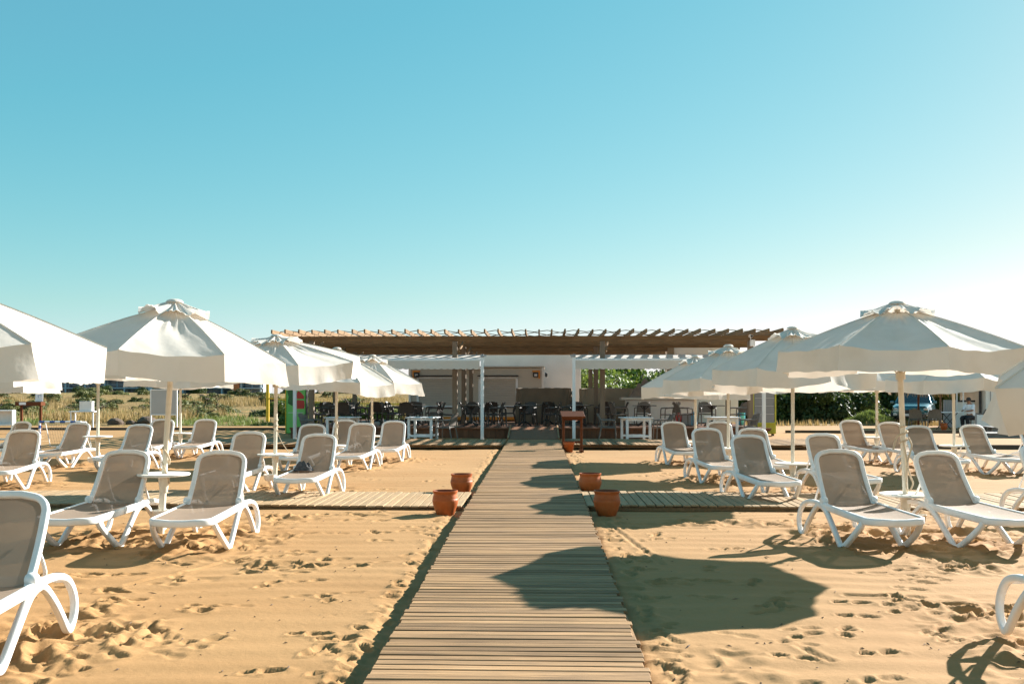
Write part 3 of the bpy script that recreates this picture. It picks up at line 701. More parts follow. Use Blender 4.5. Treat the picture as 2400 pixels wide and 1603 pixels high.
# resin armchairs
def make_chair(m):
    root = thing('armchair', (0, 0, 0)); w = .27
    mb = MB(); mb.grid(lambda s, t: Vector(((s-.5)*.46, (t-.5)*.44, .44-.018*math.sin(math.pi*s)*math.sin(math.pi*t))), 6, 6)
    mb.box((0, 0, .415), (.47, .45, .03), .01); mb.build('seat', m, root)
    def bf(s, t):
        x = (s-.5)*(.50-.06*t**2); z = .47+.40*t; y = .21+.09*t+.05*t*t-.06*(1-(2*s-1)**2)*-1*.5
        if t > .8: z -= (t-.8)*.5*abs(2*s-1)**3
        return Vector((x, y, z))
    mb = MB(); mb.grid(bf, 8, 8); n0 = len(mb.v); mb.grid(lambda s, t: bf(1-s, t)+Vector((0, .018, 0)), 8, 8); mb.build('backrest', m, root, smooth=True)
    for s in (-1, 1):
        mb = MB(); mb.tube(catmull([(s*w, -.25, 0), (s*w*.98, -.235, .3), (s*w*.98, -.22, .60), (s*w*.98, -.17, .645)], 4), .022, 6); mb.build('leg', m, root, smooth=True)
        mb = MB(); mb.tube(catmull([(s*w, .31, 0), (s*w*.96, .25, .3), (s*w*.90, .21, .5), (s*w*.84, .28, .72), (s*w*.70, .345, .85)], 4), .022, 6); mb.build('leg', m, root, smooth=True)
        mb = MB(); mb.tube(catmull([(s*w*.98, -.2, .635), (s*w, -.05, .655), (s*w*.97, .15, .65), (s*w*.88, .26, .66)], 4), .026, 6); mb.build('armrest', m, root, smooth=True)
        mb = MB(); mb.tube([(s*w*.97, -.235, .40), (s*w*.97, .23, .41)], .014, 6); mb.build('side_rail', m, root, smooth=True)
    return root
def make_ptable():
    root = thing('pedestal_table', (0, 0, 0))
    mb = MB(); mb.box((0, 0, .735), (.78, .78, .03), .008); mb.build('table_top', M_ttop, root)
    mb = MB(); mb.lathe([(.05, .10), (.035, .2), (.035, .6), (.06, .70), (.16, .72)], 12); mb.build('column', M_iron, root, smooth=True)
    for k in range(4):
        a = math.pi/4+k*math.pi/2; mb = MB(); mb.tube(catmull([(0, 0, .16), (.12*math.cos(a), .12*math.sin(a), .13), (.26*math.cos(a), .26*math.sin(a), .05), (.34*math.cos(a), .34*math.sin(a), .015)], 4), [.03]*12+[.02], 6); mb.build('foot', M_iron, root, smooth=True)
        mb = MB(); mb.tube([(.03*math.cos(a), .03*math.sin(a), .6), (.2*math.cos(a), .2*math.sin(a), .72)], .012, 5); mb.build('arm', M_iron, root)
    return root
chair0 = make_chair(M_resin); ptab0 = make_ptable(); chairg = make_chair(M_greychair); chairg.name = 'terrace_chair'
used = {}
def place(proto, x, y, z, rz, label, cat, group):
    o = proto if id(proto) not in used else copy_tree(proto); used[id(proto)] = 1
    o.location = (x, y, z); o.rotation_euler = (0, 0, rz); return tag(o, label, cat, group)
TB = [(-6.1, 32.9, 'at the far left deck end', [(-.78, 0), (.78, .1), (0, .8), (.1, -.75), (-.5, .75)]),
      (-3.55, 32.9, 'left of the first pillar', [(-.8, .1), (.8, 0), (0, .8), (-.1, -.8)]),
      (-1.45, 32.7, 'behind the left awning post', [(-.85, .1), (.82, 0), (0, .8)]),
      (.45, 33.0, 'straight above the ramp', [(-.9, -.1), (.95, 0), (.15, .85)]),
      (2.42, 33.2, 'behind the mahogany stand', [(-.85, 0), (.9, .1), (0, .85)]),
      (4.75, 32.9, 'before the bar counter', [(-.9, 0), (.05, .8), (.9, .1)]),
      (7.15, 32.8, 'beside the lime fridge', [(-1.0, 0), (.95, .1), (0, .85)])]
for X, Y, where, seats in TB:
    place(ptab0, X, Y, DZ, rr.uniform(-.1, .1), 'dark square pedestal table on the deck, '+where, 'table', 'pedestal tables on the deck')
    for (dx, dy) in seats:
        side = 'behind and left of' if dx < -.4 and dy > .5 else 'left of' if dx < -.4 else 'right of' if dx > .4 else 'behind' if dy > 0 else 'in front of'
        rz = math.atan2(-dx, dy)+rr.uniform(-.25, .25)
        place(chair0 if X < 4 else chairg, X+dx, Y+dy, DZ, rz, 'armchair %s the deck table that stands %s' % (side, where), 'chair', 'armchairs at the deck tables')
for X, Y, where in [(-7.0, 35.3, 'farthest left'), (-5.2, 35.4, 'second from the left'), (-3.9, 36.6, 'nearest the container'), (-.9, 35.4, 'left of the brown cover'), (1.35, 35.6, 'before the brown cover'), (3.4, 35.6, 'beside the right inner pillar')]:
    place(ptab0, X, Y, DZ, rr.uniform(-.1, .1), 'dark pedestal table in the back row of the deck, '+where, 'table', 'pedestal tables on the deck')
    for dx, dy, sd in [(-.75, -.05, 'left'), (.75, 0, 'right'), (.05, -.8, 'near side')]:
        place(chair0, X+dx, Y+dy, DZ, math.atan2(-dx, dy)+rr.uniform(-.3, .3), 'dark armchair on the %s of the back table %s' % (sd, where), 'chair', 'armchairs at the deck tables')
for X, Y, rz, lab in [(-2.15, 29.9, -1.9, 'grey-brown chair on the sand right of the left picnic table'), (3.15, 30.0, 1.45, 'grey-brown chair seen side-on left of the right picnic table'),
                      (-6.55, 29.9, 1.3, 'grey chair beside the green panel at the left picnic table'), (4.95, 30.2, -1.5, 'grey-brown chair right of the slatted picnic table on the right'),
                      (7.75, 30.2, -1.4, 'grey-brown chair beside the right awning post')]:
    place(chairg, X, Y, gz(Y), rz, lab, 'chair', 'chairs at the picnic tables')

# white slatted picnic tables
def make_wtable():
    root = thing('picnic_table', (0, 0, 0)); L = .86; w = .95
    for i in range(7):
        mb = MB(); mb.box((-w/2+(i+.5)*w/7, 0, .745), (w/7-.012, L+.06, .03), .005); mb.build('slat', M_whitewood, root)
    for x in (-.37, .37):
        for y in (-.36, .36):
            mb = MB(); mb.box((x, y, .365), (.075, .075, .73), .006); mb.build('leg', M_whitewood, root)
    for y in (-.36, .36):
        mb = MB(); mb.box((0, y, .16), (.67, .04, .07), .005); mb.build('stretcher', M_whitewood, root)
        mb = MB(); mb.box((0, y, .69), (.67, .04, .08), .005); mb.build('apron', M_whitewood, root)
    return root
wt = make_wtable()
for i, (X, Y, rz, lab) in enumerate([(-2.88, 29.7, -.18, 'white slatted picnic table left of the ramp, standing clear'), (-5.5, 29.8, -.22, 'white slatted picnic table behind the left loungers, between two poles'),
                                     (3.98, 29.5, .12, 'white slatted picnic table right of the mahogany stand'), (6.85, 29.9, .1, 'white picnic table behind the right umbrella poles')]):
    o = wt if i == 0 else copy_tree(wt); o.location = (X, Y, gz(Y)); o.rotation_euler = (0, 0, rz); tag(o, lab, 'table', 'white picnic tables')

# mahogany stand and small pot
p = Vector((1.60, 24.3, gz(24.3)))
st = thing('menu_stand', p, .06, 'mahogany stand with two legs and a sloping top at the boardwalk end', 'stand')
for x in (-.24, .24):
    mb = MB(); mb.box((x, 0, .47), (.065, .07, .94), .006); mb.build('leg', M_mahog, st)
    mb = MB(); mb.box((x, 0, .03), (.075, .42, .06), .006); mb.build('foot', M_mahog, st)
mb = MB(); mb.box((0, -.02, .99), (.62, .46, .05), .006, (.30, 0, 0)); mb.build('sloping_top', M_mahog, st)
mb = MB(); mb.box((0, .02, .90), (.54, .05, .12), .006); mb.build('apron', M_mahog, st)
mb = MB(); mb.box((0, .0, .26), (.42, .04, .06), .005); mb.build('stretcher', M_mahog, st)
def pot(p, r, h, label, n=28, small=False):
    root = thing('terracotta_pot', p, random.uniform(0, 3), label, 'pot', 'terracotta pots')
    mb = MB()
    if small: prof = [(r*.62, 0), (r*.7, .01), (r*.92, h*.72), (r*1.0, h*.74), (r*1.02, h*.98), (r*.96, h), (r*.9, h*.97)]
    else: prof = [(r*.60, 0), (r*.66, .012), (r*.80, h*.22), (r*.95, h*.46), (r*1.0, h*.60), (r*.985, h*.66), (r*.965, h*.67), (r*.98, h*.685), (r*.955, h*.70), (r*.96, h*.715), (r*.945, h*.75), (r*.905, h*.83), (r*.895, h*.88), (r*.92, h*.92), (r*.965, h*.95), (r*.96, h*1.0), (r*.88, h*1.0)]
    mb.lathe(prof, n); mb.build('body', M_terra, root, smooth=True, sharp=60)
    mb = MB(); mb.lathe([(r*.90, h*.99), (r*.82, h*.85), (r*.86, h*.62), (r*.6, h*.12), (0, h*.10)], n); mb.build('inside', M_terra_in, root, smooth=True)
    return root
for X, Y, r, h, lab in [(-.88, 12.1, .172, .33, 'terracotta pot nearest on the left of the boardwalk'), (-.80, 14.55, .178, .33, 'terracotta pot behind the cross path on the left'),
                        (1.24, 14.55, .182, .34, 'terracotta pot behind the cross path on the right'), (1.24, 12.0, .178, .34, 'terracotta pot nearest on the right of the boardwalk, dark inside')]:
    pot((X, Y, gz(Y)-.02), r, h, lab)
pot((1.50, 24.25, gz(24.25)), .15, .27, 'small terracotta pot standing between the legs of the mahogany stand', 20, True)

# ------------------------------------------------------------------ sun loungers
def make_lounger(deg=60):
    root = thing('sun_lounger', (0, 0, 0))
    U = lambda x, u, z: Vector((x, u-1.0, z))
    HW = .305
    def railz(u): return .375-.055*max(0, (1.12-u)/1.12)**1.6-.012*math.sin(math.pi*min(1, u/1.12))
    # seat frame: rail - rounded foot end - rail
    P = []
    for u in np.linspace(1.16, .17, 9): P.append(U(-HW, u, railz(u)))
    for k in range(1, 8):
        a = math.pi+k*math.pi/16; P.append(U(-HW+.16+.16*math.cos(a), .17+.15*math.sin(a), railz(.1)))
    for x in (-.08, 0, .08): P.append(U(x, .017, railz(0)-.004))
    P2 = [Vector((-p.x, p.y, p.z)) for p in P[:-2]][::-1]
    path = P[:-1]+P2[0:]
    mb = MB(); mb.sweep(path, (0, 0, 1), .075, .045); mb.build('seat_frame', M_poly, root, smooth=True, sharp=50)
    mb = MB()
    def sf(s, t):
        u = .05+(1.13-.05)*t; hw = HW-.02
        if u < .19: hw = HW-.02-.155*(1-math.sqrt(max(0, 1-((.19-u)/.145)**2)))
        x = (2*s-1)*hw; return U(x, u, railz(u)+.026-.018*(1-(2*s-1)**2))
    mb.grid(sf, 10, 22); mb.build('seat_fabric', M_textile, root, smooth=True, sharp=0)
    for s in (-1, 1):
        x = s*HW
        B = lambda u, z, dx: U(x+s*dx, u, z)
        # front leg: hook under the foot end, down to the foot, long strut up to the hinge arch
        P = catmull([B(.20, .30, 0), B(.20, .27, .012), B(.27, .19, .028), B(.40, .085, .035), B(.50, .018, .035), B(.555, -.004, .034), B(.605, .02, .033), B(.72, .125, .028), B(.88, .26, .016), B(1.00, .34, .006), B(1.10, .368, 0)], 4)
        mb = MB(); mb.sweep(P, (1, 0, 0), .05, .06); mb.build('leg', M_poly, root, smooth=True, sharp=50)
        # rear leg: arch down to the foot and teardrop loop back to the hinge
        Bf = B; B = lambda u, z, dx: Bf(u if u < 1.13 else 1.13+(u-1.13)*.72, z, dx)
        P = catmull([B(1.02, .350, .004), B(1.13, .372, 0), B(1.24, .335, .008), B(1.38, .225, .022), B(1.50, .11, .03), B(1.58, .028, .033), B(1.635, -.004, .034), B(1.70, .015, .034), B(1.775, .085, .032), B(1.80, .18, .026), B(1.755, .275, .018), B(1.66, .345, .01), B(1.50, .382, .002), B(1.30, .392, 0), B(1.10, .385, 0)], 4)
        mb = MB(); mb.sweep(P, (1, 0, 0), .05, .052); mb.build('leg', M_poly, root, smooth=True, sharp=50)
        # hinge knuckle
        mb = MB(); mb.lathe([(0, -.035), (.035, -.035), (.047, -.02), (.047, .02), (.035, .035), (0, .035)], 14)
        mb.v = [U(s*(HW-.015)+q.z, 1.075+q.x, .425+q.y) for q in mb.v]; mb.build('hinge', M_poly, root, smooth=True)
    mb = MB(); mb.sweep([U(-HW, 1.54, .335), U(HW, 1.54, .335)], (0, 0, 1), .04, .04); mb.build('rear_bar', M_poly, root, smooth=True)
    mb = MB(); mb.sweep([U(-HW, .62, .325), U(HW, .62, .325)], (0, 0, 1), .03, .05); mb.build('cross_bar', M_poly, root, smooth=True)
    # backrest
    ang = R_(deg)
    def bp(x, q):
        cur = .024*math.sin(math.pi*min(1, q/.66))
        return U(x, 1.045+q*math.cos(ang)+cur*math.sin(ang), .375+q*math.sin(ang)-cur*math.cos(ang))
    bl = .66; hb = .278; ht = .262
    P = []
    for q in np.linspace(0, bl-.12, 8): P.append(bp(-(hb+(ht-hb)*q/bl), q))
    for k in range(1, 7):
        a = math.pi-k*math.pi/14; P.append(bp(-ht+.115+.115*math.cos(a), bl-.12+.10*math.sin(a)))
    for x in (-.09, -.03): P.append(bp(x, bl-.012+.006))
    path = P+[Vector((-p.x, p.y, p.z)) for p in P[::-1]]
    nb = Vector((0, -math.sin(ang), math.cos(ang)))
    mb = MB(); mb.sweep(path, nb, .05, .05); mb.build('backrest_frame', M_poly, root, smooth=True, sharp=50)
    def bfab(s, t):
        q = .005+(bl-.025)*t; hw = (hb+(ht-hb)*t)-.012
        if q > bl-.12: hw -= .105*(1-math.sqrt(max(0, 1-((q-(bl-.12))/.112)**2))) if (q-(bl-.12)) < .112 else .105
        p = bp((2*s-1)*hw, q); return p+Vector((0, .012*(1-(2*s-1)**2), 0))
    mb = MB(); mb.grid(bfab, 10, 20); mb.build('backrest_fabric', M_textile, root, smooth=True, sharp=0)
    mb = MB(); mb.tube(catmull([bp(-.2, .38)+Vector((0, .04, -.03)), U(-.2, 1.46, .37), U(0, 1.48, .36), U(.2, 1.46, .37), bp(.2, .38)+Vector((0, .04, -.03))], 5), .013, 8); mb.build('prop_stay', M_poly, root, smooth=True)
    return root
lgs = [make_lounger(60), make_lounger(58.5), make_lounger(62)]; lused = set()
for i, (X, Y, yaw, lab) in enumerate(LOUNGERS):
    q = (i*5+i//4) % 3; o = copy_tree(lgs[q]) if q in lused else lgs[q]; lused.add(q); x, y = lounger_root(X, Y, yaw)
    o.location = (x, y, gz(y)*.6-.012+(.03 if i in (0, 29) else 0)); o.rotation_euler = (0, 0, R_(yaw)); tag(o, lab, 'sun lounger', 'sun loungers on the sand')
x, y = lounger_root(-3.10, 14.78, -5)
heap('towel', M_towel, .30, .2, .12, 9, None, (x-.13, y-.06, gz(y)*.6+.385), 'crumpled dark grey towel lying against a lounger backrest', 'towel', .2)

# ------------------------------------------------------------------ umbrellas
def umbrella(label, X, Y, R=1.45, apex=2.70, edge=2.12, val=.25, lean=(0, 0), tilt=(0, 0), rot=22.5, table=.5, bucket=.2, seed=1, sag=.04, flap=.03, fringe=False, rope=None, pr=.029):
    r = random.Random(seed); ph = [r.uniform(0, 6.28) for _ in range(10)]
    rot = (math.degrees(math.atan2(-Y, -X))+22.5+(rot-22.5)) % 45
    root = thing('beach_umbrella', (X, Y, gz(Y)-.02), 0, label, 'umbrella', 'white beach umbrellas')
    T = Vector((lean[0], lean[1], apex)); drop = apex-edge
    RT = Euler((R_(tilt[0]), R_(tilt[1]), 0)).to_matrix()
    th = [R_(rot+45*i) for i in range(9)]
    def corner(i): return Vector((R*math.cos(th[i]), R*math.sin(th[i]), -drop+.02*math.sin(ph[0]+i*2.1)))
    cn = [corner(i % 8) for i in range(9)]
    for i in range(8): cn[i] = corner(i)
    cn[8] = cn[0]
    def surf(i, s, t):                     # local, before tilt: s radial, t across
        e = cn[i].lerp(cn[i+1], t); w = 4*t*(1-t)
        e = Vector((e.x*(1-.035*w), e.y*(1-.035*w), e.z-sag*w*(.7+.5*math.sin(ph[1]+i*1.7))))
        p = e*s; p.z += .026*math.sin(math.pi*s)*(1-.8*w)*drop/.58
        p.z += .010*math.sin(9*s+ph[2]+i)*w*s
        fold = .011*math.sin(31*t+5*s+ph[3]+i*1.3)*math.exp(-((s-.36)/.20)**2)+.009*math.sin(38*(s-.6*t)+ph[4]+i)*math.exp(-(((s-.93)/.10)**2))*(1-w)+.006*math.sin(17*t-9*s+ph[5]+2*i)
        p.z += fold*min(1, 6*t)*min(1, 6*(1-t))
        return p
    fin = lambda p: T+RT @ p
    for i in range(8):
        mb = MB(); mb.grid(lambda a, b_: fin(surf(i, .17+.83*b_, a)), 16, 18); pn = mb.build('canopy_panel', M_canvas, root, smooth=True, sharp=0)
        mb = MB(); mb.tube([fin(surf(i, .18+.82*k/8, 0)+Vector((0, 0, .003))) for k in range(9)], .0065, 5); mb.build('seam', M_canvas, pn, smooth=True)
        def vf(a, b_):
            e = surf(i, 1, a); phi = math.atan2(e.y, e.x); rd = Vector((math.cos(phi), math.sin(phi), 0))
            wv = flap*(math.sin(3*phi+ph[3])+.6*math.sin(5*phi+ph[4])+.45*math.sin(11*phi+ph[5])+.28*math.sin(23*phi+ph[6]))
            cr = 1-.10*4*a*(1-a)*b_
            q = RT @ (e+rd*(.025+wv)*b_**1.3); q.z -= val*b_*cr*(1+.07*math.sin(4*phi+ph[6]))
            if fringe and b_ > .99: q.z -= .012*r.random()
            return T+q
        mb = MB(); mb.grid(vf, 18 if not fringe else 30, 6); mb.build('valance', M_canvas, pn, smooth=True, sharp=0)
        mb = MB(); c = cn[i]; hub = Vector((0, 0, -.06))
        m_ = c*.5+Vector((0, 0, .026*drop/.58-.022)); mb.tube([fin(hub), fin(m_), fin(c*.99+Vector((0, 0, -.018)))], .009, 5); rib = mb.build('rib', M_pole, root, smooth=True)
        lo = Vector((lean[0]*.7, lean[1]*.7, apex*.7)); mb = MB(); mb.tube([lo, fin(m_)], .007, 5); mb.build('strut', M_pole, rib, smooth=True)
    # vent cap with scalloped arches
    rc = .31
    def cap(a, b_):
        phi = 2*math.pi*a; k = (phi-th[0])/(math.pi/4); i = int(math.floor(k)) % 8; t = k-math.floor(k)
        s = max(.004, rc*b_); p = surf(i, s, t)
        arch = math.sin(math.pi*t)**.8
        p.z += .052-.03*b_+(.098*arch*b_**2.2)*(1+.3*math.sin(ph[7]+i*2.3))+(.014*math.sin(13*phi+ph[8])+.010*math.sin(29*phi+ph[5]))*b_*(1-b_)*4-.016*b_**3*(1-arch)
        return fin(p+Vector((p.x, p.y, 0))*(.05*arch*b_**3))
    mb = MB(); mb.grid(cap, 96, 10); mb.build('vent_cap', M_canvas, root, smooth=True, sharp=0)
    mb = MB(); mb.lathe([(0, .068), (.05, .066), (.085, .052), (.10, .03)], 14, fin(Vector((0, 0, .0)))); mb.build('crown_patch', M_canvas, root, smooth=True)
    mb = MB(); base = Vector((0, 0, -.12)); mb.tube([base, base.lerp(T, .5), T-Vector((0, 0, .03))], pr, 14); mb.build('pole', M_pole, root, smooth=True)
    f_ = lambda z: Vector((lean[0]*z/apex, lean[1]*z/apex, z))
    mb = MB(); mb.tube([f_(apex*.7-.05), f_(apex*.7+.03)], pr*1.7, 12); mb.build('runner', M_pole, root, smooth=True)
    if table:
        mb = MB(); mb.lathe([(0, -.012), (.262, -.012), (.285, -.006), (.29, .006), (.285, .016), (.25, .02), (.235, .014), (0, .014)], 36, f_(table)); mb.build('table_top', M_ptable, root, smooth=True, sharp=50)
        mb = MB(); mb.lathe([(pr*2.1, -.02), (pr*1.7, -.12), (pr*1.35, -.20)], 14, f_(table)); mb.build('table_collar', M_pole, root, smooth=True)
        mb = MB(); mb.tube([base, f_(table-.02)], pr*1.28, 12); mb.build('sleeve', M_pole, root, smooth=True)
    if bucket:
        q = f_(bucket)+Vector((.09*math.cos(ph[9]), -.07, 0))
        mb = MB(); mb.lathe([(0, -.06), (.06, -.06), (.085, -.03), (.095, .03), (.10, .045), (.092, .045), (.08, -.02), (0, -.04)], 20, q); mb.build('ash_bowl', M_ptable, root, smooth=True, sharp=50)
    if rope == 'loop':
        z0 = 1.02; c = f_(z0); P = [c+Vector((math.cos(t*.9)*.042, math.sin(t*.9)*.042, .012*t)) for t in range(20)]
        mb = MB(); mb.tube(P, .011, 6); mb.tube(catmull([c+Vector((.04, -.03, .1)), c+Vector((.07, -.05, 0)), c+Vector((.02, -.06, -.18)), c+Vector((.05, -.06, -.34)), c+Vector((.085, -.05, -.42)), c+Vector((.05, -.05, -.5)), c+Vector((.01, -.05, -.46)), c+Vector((.02, -.045, -.2)), c+Vector((-.02, -.045, .05))], 6), .010, 6)
        mb.tube(catmull([c+Vector((-.03, -.03, .14)), c+Vector((-.10, -.05, .10)), c+Vector((-.14, -.05, -.04))], 6), .012, 6); mb.build('rope', M_rope, root, smooth=True)
    elif rope == 'slack':
        z0 = 1.0; c = f_(z0); P = [c+Vector((math.cos(t*.9)*.04, math.sin(t*.9)*.04, .012*t)) for t in range(16)]
        mb = MB(); mb.tube(P, .010, 6); mb.tube(catmull([c+Vector((.03, -.03, 0)), c+Vector((.10, -.05, -.16)), c+Vector((.19, -.06, -.30)), Vector((.262, -.04, table+.02))], 6), .008, 6); mb.build('rope', M_rope, root, smooth=True)
    elif rope == 'knot':
        z0 = 1.1; c = f_(z0); P = [c+Vector((math.cos(t*.9)*.04, math.sin(t*.9)*.04, -.03*t*(1+.2*math.sin(t)))) for t in range(18)]
        mb = MB(); mb.tube(P, .011, 6); mb.build('rope', M_rope, root, smooth=True)
    return root
umbrella('large white umbrella cut off at the upper left corner with a fringed valance', -4.50, 6.75, 1.40, 2.60, 2.05, .25, (0, 0), (0, 1), 32, .55, .2, 3, fringe=True)
umbrella('near left white umbrella on a leaning cream pole with a round table', -4.03, 10.5, 1.32, 2.63, 2.06, .27, (.17, 0), (0, 4), 22.5, .69, .25, 4, flap=.018, rope='knot', pr=.031)
umbrella('white umbrella left, its fringed valance showing just below the corner umbrella', -8.75, 15.0, 1.32, 2.5, 1.98, .25, (0, 0), (0, 2), 22.5, .55, .2, 5, fringe=True)
umbrella('hindmost white umbrella at the far left, valance low above the wooden lectern', -11.6, 20.6, 1.35, 2.35, 1.85, .25, (0, 0), (0, 0), 22.5, .55, .2, 6, fringe=True)
umbrella('white umbrella left whose canopy hides behind the near left one, slim pole beside the goal', -8.72, 19.3, 1.3, 2.6, 2.1, .22, (.02, 0), (0, 0), 22.5, .68, .2, 7)
umbrella('small distant white umbrella with its valance just above the shaded notice board', -8.35, 23.1, 1.36, 2.5, 1.98, .26, (0, 0), (0, 1), 22.5, .57, .2, 8)
umbrella('white umbrella left centre with flat wind-lifted canopy and slack rope to its table', -3.88, 15.0, 1.38, 2.50, 2.12, .28, (.03, 0), (6, -2), 12, .60, .24, 9, sag=.06, rope='slack')
umbrella('white umbrella with drooping right side left of the pavilion, rope on its pole', -3.82, 19.9, 1.36, 2.52, 1.93, .25, (.02, 0), (3, 5), 22.5, .45, .2, 10, sag=.07, rope='knot')
umbrella('last white umbrella of the left block, wide canopy in front of the container', -3.52, 23.0, 1.33, 2.48, 1.88, .30, (.02, 0), (0, 2), 22.5, .50, .2, 11, rope='knot')
umbrella('last white umbrella of the right block, low canopy in front of the bar counter', 4.26, 21.3, 1.31, 2.40, 1.72, .26, (0, 0), (0, 1), 22.5, .45, .2, 12)
umbrella('white umbrella in the right block with a peaked cap against the service block', 4.22, 17.9, 1.32, 2.48, 1.86, .25, (0, 0), (-1, 0), 22.5, .52, .2, 13, sag=.07, flap=.05)
umbrella('white umbrella with rippling valance left of the big right one, table in sunlight', 4.56, 14.9, 1.34, 2.62, 1.95, .26, (0, 0), (-2, 1), 22.5, .46, .22, 14, sag=.09, flap=.05)
umbrella('near right big white umbrella with four arched vents and a rope on its pole', 4.53, 10.5, 1.35, 2.61, 2.10, .25, (-.12, 0), (0, 0), 21, .46, .2, 15, flap=.016, rope='loop', pr=.031)
umbrella('distant white umbrella on a thin pole before the thicket, canopy behind the big right one', 8.47, 21.3, 1.35, 2.35, 1.86, .24, (0, 0), (0, 0), 22.5, .56, .2, 16, rope='knot')
umbrella('white umbrella far right with a fluttering valance above the parked car', 9.02, 18.7, 1.36, 2.42, 1.92, .26, (-.03, 0), (2, -2), 22.5, .52, .2, 17, sag=.08, flap=.06)
umbrella('white umbrella cut off at the right edge, its long valance drooping low', 4.52, 6.0, 1.45, 2.60, 2.05, .33, (0, 0), (0, -14), 30, .5, .2, 18, sag=.05, flap=.07)

# ------------------------------------------------------------------ left background things
p = Vector((-8.08, 34.3, gz(34)))
gp = thing('drinks_fridge', p, .12, 'bright green fridge panel with red fruit print left of the pavilion', 'fridge')
mb = MB(); mb.box((0, .35, 1.0), (.72, .68, 1.94), .02); mb.build('cabinet', M_green, gp)
mb = MB(); mb.box((-.375, .3, 1.0), (.03, .6, 1.94), .005); mb.build('yellow_side', M_yellow, gp)
mb = MB(); mb.box((.375, .3, 1.0), (.03, .6, 1.94), .005); mb.build('dark_side', M_black, gp)
def blob(mb, pts, y, t=.006):
    n = len(pts); v = [(x, y, z) for x, z in pts]+[(x, y-t, z) for x, z in pts]
    mb.add(v, [tuple(range(n))[::-1], tuple(range(n, 2*n))]+[(i, (i+1) % n, n+(i+1) % n, n+i) for i in range(n)])
mb = MB(); blob(mb, [(.02, .95), (.30, .95), (.32, 1.1), (.30, 1.25), (.05, 1.28), (.0, 1.1)], .006); blob(mb, [(.03, 1.32), (.29, 1.32), (.30, 1.42), (.18, 1.56), (.08, 1.62), (.02, 1.5)], .006); mb.build('red_print', M_red, gp)
mb = MB(); blob(mb, [(-.30, 1.15), (-.12, 1.05), (-.06, 1.3), (-.08, 1.62), (-.2, 1.72), (-.32, 1.6), (-.27, 1.4)], .004); blob(mb, [(-.02, 1.66), (.1, 1.64), (.06, 1.75)], .004); mb.build('leaf_print', M_dgreen, gp)
mb = MB(); mb.box((0, .003, .80), (.56, .008, .035)); mb.build('pale_stripe', M_greyprint, gp)
mb = MB(); mb.box((0, .35, 2.0), (.74, .7, .06), .01); mb.build('top_cap', M_green, gp)

p = Vector((9.05, 32.9, gz(33)))
lf = thing('display_fridge', p, -.16, 'lime green display fridge with grey glass door on the sand right of the deck', 'fridge')
mb = MB(); mb.box((0, .33, 1.05), (.82, .62, 1.96), .02); mb.build('cabinet', M_lime, lf)
dr = thing('door', (0, 0, 0)); dr.parent = lf
mb = MB(); mb.box((0, .0, 1.18), (.70, .03, 1.42), .004); mb.build('glass', M_fridgeglass, dr)
for z in (.78, 1.07, 1.35, 1.62):
    mb = MB(); mb.box((0, -.02, z), (.66, .012, .018)); mb.build('shelf_edge', M_boardface, dr)
mb = MB()
for x in (-.385, .385): mb.box((x, -.012, 1.18), (.05, .05, 1.5), .006)
mb.box((0, -.012, .45), (.82, .05, .05), .006); mb.box((0, -.012, 1.93), (.82, .05, .05), .006); mb.build('door_frame', M_lime, dr)
for i in range(11):
    mb = MB(); mb.box((-.35+.07*i, .012, .25), (.035, .03, .30), .004); mb.build('vent_slat', M_lime, lf)
for x in (-.3, .3):
    mb = MB(); mb.box((x, .1, .035), (.10, .1, .07), .01); mb.build('foot', M_black, lf)

vp = thing('volleyball_post', (-12.25, 46.0, gz(46)), 0, 'yellow padded volleyball post with a net cord', 'post')
mb = MB(); mb.lathe([(.085, 0), (.085, 2.3), (.03, 2.32), (.03, 2.5), (0, 2.5)], 14); mb.build('padded_post', M_yellow, vp, smooth=True)
mb = MB(); mb.tube(catmull([(.08, 0, 1.30), (1.6, .2, 1.16), (3.5, .4, 1.05), (8, 1, .98)], 5), .03, 6); mb.build('net_tape', M_yellow, vp, smooth=True)
nb_ = thing('notice_board', (-15.75, 41.5, gz(41.5)), .03, 'white notice board with shade-grey face on white legs behind the left loungers', 'notice board')
mb = MB(); mb.box((0, 0, 1.12), (1.10, .04, 1.10), .005); mb.build('board_face', M_boardface, nb_)  # white face turned from the sun, its shade put into the grey colour
for x in (-.58, .58):
    mb = MB(); mb.box((x, 0, .86), (.06, .07, 1.72), .006); mb.build('leg', M_whitemetal, nb_)
for z in (.56, 1.69):
    mb = MB(); mb.box((0, -.012, z), (1.10, .05, .05), .005); mb.build('frame_rail', M_whitemetal, nb_)
gl = thing('small_goal', (-12.75, 25.8, gz(25.8)), -.05, 'small blue and white goal with a net on the sand', 'goal')
def striped(mbw, mbb, a, b_, r=.032):
    a = Vector(a); b_ = Vector(b_); n = 8
    for i in range(n): (mbw if i % 2 else mbb).tube([a.lerp(b_, i/n), a.lerp(b_, (i+1)/n)], r, 8)
for nm, a, b_ in [('upright', (-.55, 0, 0), (-.55, 0, .74)), ('upright', (.65, 0, 0), (.65, 0, .74)), ('crossbar', (-.55, 0, .74), (.65, 0, .74))]:
    w_, b2 = MB(), MB(); striped(w_, b2, a, b_); o = w_.build(nm, M_whitemetal, gl, smooth=True); b2.build('blue_band', M_blue, o, smooth=True)
mb = MB()
for s in (-.55, .65):
    mb.tube([(s, 0, .74), (s-.0, .28, .74), (s, .55, 0)], .014, 5)
mb.tube([(-.55, .55, .02), (.65, .55, .02)], .014, 5); mb.build('net_frame', M_whitemetal, gl, smooth=True)
mb = MB()
for i in range(17):
    x = -.55+1.2*i/16; mb.tube([(x, .28, .74), (x, .55, .0)], .0035, 3)
